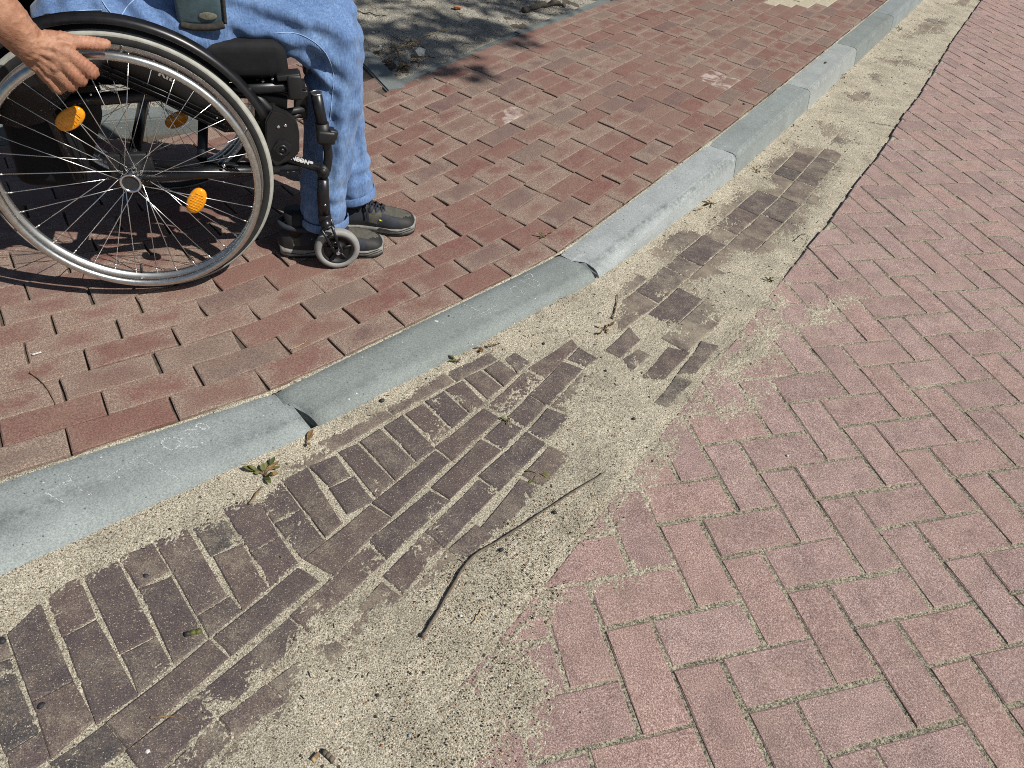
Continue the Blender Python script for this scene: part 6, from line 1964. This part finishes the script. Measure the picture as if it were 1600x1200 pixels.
# feather-like white scrap and dark bit on the second kerb stone
lump2('bird_dropping', (683, 503), .014, 'whitestone', 'whitish dropping on the second kerb stone', 'dropping', lambda v: .0355, sc=(1.3, .8, .12), rough=.45, seed=61, sink=.3)
lump2('black_crumb', (701, 495), .005, 'black', 'black crumb beside the dropping on the kerb', 'crumb', lambda v: .0355, seed=62)
lump2('black_crumb', (1289, 99), .010, 'black', 'black crumb on the fifth kerb stone', 'crumb', lambda v: .0912, seed=63, rough=.3)
# chalk numbers on two kerb stones
def chalk(pxs_list, stone, z, seed):
    rr = random.Random(seed)
    bm = bmesh.new()
    for pxs in pxs_list:
        P = [un((v.x, v.y), z)[:2] for v in spline([Vector((q[0], q[1], 0)) for q in pxs], 10)]
        for a, b in zip(P[:-1], P[1:]):
            d = b - a
            l = np.linalg.norm(d)
            m_ = max(1, int(l / .003))
            for i in range(m_):
                if rr.random() < .3: continue
                c = a + d * (i + .5) / m_ + np.array([rr.gauss(0, .0012), rr.gauss(0, .0012)])
                an = math.atan2(d[1], d[0]) + rr.gauss(0, .3)
                h_, w_ = rr.uniform(.0009, .0023), rr.uniform(.0006, .0013)
                zz = ktop_at(c)
                q = [(c[0] + x * math.cos(an) - y * math.sin(an), c[1] + x * math.sin(an) + y * math.cos(an), zz) for x, y in ((-h_, -w_), (h_, -w_ * .6), (h_ * .8, w_), (-h_ * .9, w_ * .7))]
                bm.faces.new([bm.verts.new(Vector(v) - stone.location - kerb.location) for v in q])
    from_bm('chalk_marks', bm, MT['chalk'], stone, smooth=False)
_kb = {}
def ktop_at(c):
    for o in ks_objs:
        if o not in _kb:
            _kb[o] = BVHTree.FromPolygons([v.co + o.location + kerb.location for v in o.data.vertices], [p.vertices[:] for p in o.data.polygons])
        h = _kb[o].ray_cast(Vector((c[0], c[1], 1)), Vector((0, 0, -1)))
        if h[0] is not None and h[0].z > -.01: return h[0].z + .0009
    return .036
def C2(*q): return [(x / 3, 450 + y / 3) for x, y in q]
def C8(*q): return [(640 + x / 5.333, 250 + y / 5.333) for x, y in q]
chalk([C2((322, 878), (335, 905), (300, 915), (215, 965)), C2((215, 965), (255, 985), (300, 1010)), C2((295, 912), (350, 935), (430, 970)), C2((470, 910), (560, 855), (640, 800), (725, 745)), C2((680, 810), (750, 850), (830, 880)),
       C2((760, 730), (775, 710), (820, 705), (845, 725), (830, 750), (790, 758), (762, 735)), C2((870, 740), (890, 750), (930, 745)), C2((865, 670), (905, 665), (930, 690)), C2((885, 690), (905, 665), (925, 650)), C2((915, 645), (945, 638), (980, 655), (950, 665), (920, 645))], ks_objs[1], .034, 1)
chalk([C2((2175, 80), (2250, 115), (2330, 150), (2390, 175)), C2((2140, 170), (2240, 130), (2330, 85)), C2((2230, 150), (2290, 120), (2340, 105)),
       C8((840, 1080), (880, 1065), (935, 1110), (950, 1135), (900, 1145), (850, 1115), (840, 1080)), C8((920, 1010), (980, 1040), (1050, 1075)), C8((950, 985), (1000, 960), (1025, 985)), C8((985, 1000), (1040, 1010), (1080, 1040), (1060, 1060))], ks_objs[2], .036, 2)
# ------------------------------------------------------------------ planting beyond the pavement and the street tree that shades the bed
def foliage(name, centres, n, leaf, mat, parent, seed, flat=.7):
    r2 = np.random.default_rng(seed)
    Vs, Fs, c0 = [], [], 0
    cs = np.array([c[:3] for c in centres]); rs = np.array([c[3] for c in centres])
    pick = r2.choice(len(cs), n, p=rs ** 2 / (rs ** 2).sum())
    d = r2.normal(size=(n, 3)); d /= np.linalg.norm(d, axis=1)[:, None]
    P = cs[pick] + d * (rs[pick] * r2.random(n) ** .45)[:, None] * [1, 1, flat]
    u = r2.normal(size=(n, 3)); u /= np.linalg.norm(u, axis=1)[:, None]
    q = np.cross(u, r2.normal(size=(n, 3))); q /= np.linalg.norm(q, axis=1)[:, None]
    sz = leaf * (0.7 + .6 * r2.random(n))[:, None]
    V = np.stack([P - u * sz, P + q * sz * .5, P + u * sz, P - q * sz * .5], 1).reshape(-1, 3)
    return link(name, mesh_np(name, V, np.arange(n * 4).reshape(-1, 4), mat, False, None, np.repeat(r2.random(n), 4)), parent=parent)
MT['crown'] = m_rndcol('leaves', [(0, (.045, .075, .02)), (.35, (.07, .105, .028)), (.7, (.095, .125, .035)), (.9, (.12, .14, .04))], .6)
tree = empty('street_tree', (2.3, 8.4, 0), label='street tree standing beyond the far end of the pavement', cat='tree')
bm = bmesh.new()
tube(bm, spline([(0, 0, -.1), (.03, .02, 1.2), (.0, .0, 2.4), (-.1, .2, 4.0), (-.1, .4, 5.6)], 5), lin([.17, .14, .12, .08, .03], 5), 14)
for tgt, z0 in (((1.1, -3.9, 5.2), 2.6), ((.9, -2.6, 5.0), 2.9), ((1.6, -4.4, 5.7), 3.2), ((-1.5, .5, 5.0), 2.6), ((-.6, 1.6, 5.4), 3.0), ((1.2, 1.0, 5.2), 2.8), ((-1.2, -.6, 5.8), 3.3)):
    T0 = Vector((0, 0, z0)); E_ = Vector(tgt)
    tube(bm, spline([T0, T0.lerp(E_, .4) + Vector((0, 0, .35)), E_], 5), lin([.06, .04, .012], 5), 8)
from_bm('trunk', bm, MT['bark'], tree)
def src(px, Z, zg=.06):
    """where foliage at height Z must hang for its shade to fall at that place"""
    g = un(px, zg)
    k = (Z - zg) / tosun.z
    return (g[0] + tosun.x * k - 2.3, g[1] + tosun.y * k - 8.4, Z)
cl = []
rc = random.Random(5)
for (px, rr_) in [((640, 62), .26), ((680, 40), .24), ((585, 60), .22), ((735, 48), .26), ((770, 62), .22), ((700, 78), .24), ((655, 100), .22), ((620, 118), .16), ((600, 85), .16), ((800, 30), .2), ((840, 18), .17), ((760, 12), .26), ((700, 4), .24), ((570, 10), .24), ((720, 128), .10), ((745, 122), .09), ((560, 100), .2), ((890, -8), .22), ((660, -60), .5), ((560, -70), .5), ((780, -70), .45), ((450, -90), .6), ((860, -60), .3)]:
    Z = 5.0 + rc.uniform(-.25, .5)
    cl.append((*src(px, Z), rr_))
foliage('shade_branch', [(c[0], c[1], c[2], c[3] * .85) for c in cl], 2400, .05, MT['crown'], tree, 3, 1.0)
foliage('crown', [(-.2 + rc.gauss(0, .9), .6 + rc.gauss(0, .8), 5.2 + rc.gauss(0, .7), rc.uniform(.5, .9)) for _ in range(22)], 9000, .06, MT['crown'], tree, 4)
shrub = empty('shrub', (b1 - bd * .95 + bn * .45).tolist() + [.06], label='green leafy shrub behind the wheelchair at the left edge', cat='shrub')
foliage('leaves', [(rc.gauss(0, .12), rc.gauss(0, .1), .14 + rc.random() * .16, .14) for _ in range(9)], 1400, .022, MT['crown'], shrub, 9)
bm = bmesh.new()
for k in range(7): tube(bm, [(rc.gauss(0, .02), rc.gauss(0, .02), -.03), (rc.gauss(0, .1), rc.gauss(0, .1), .26)], [.006, .003], 6)
from_bm('stem', bm, MT['bark'], shrub)
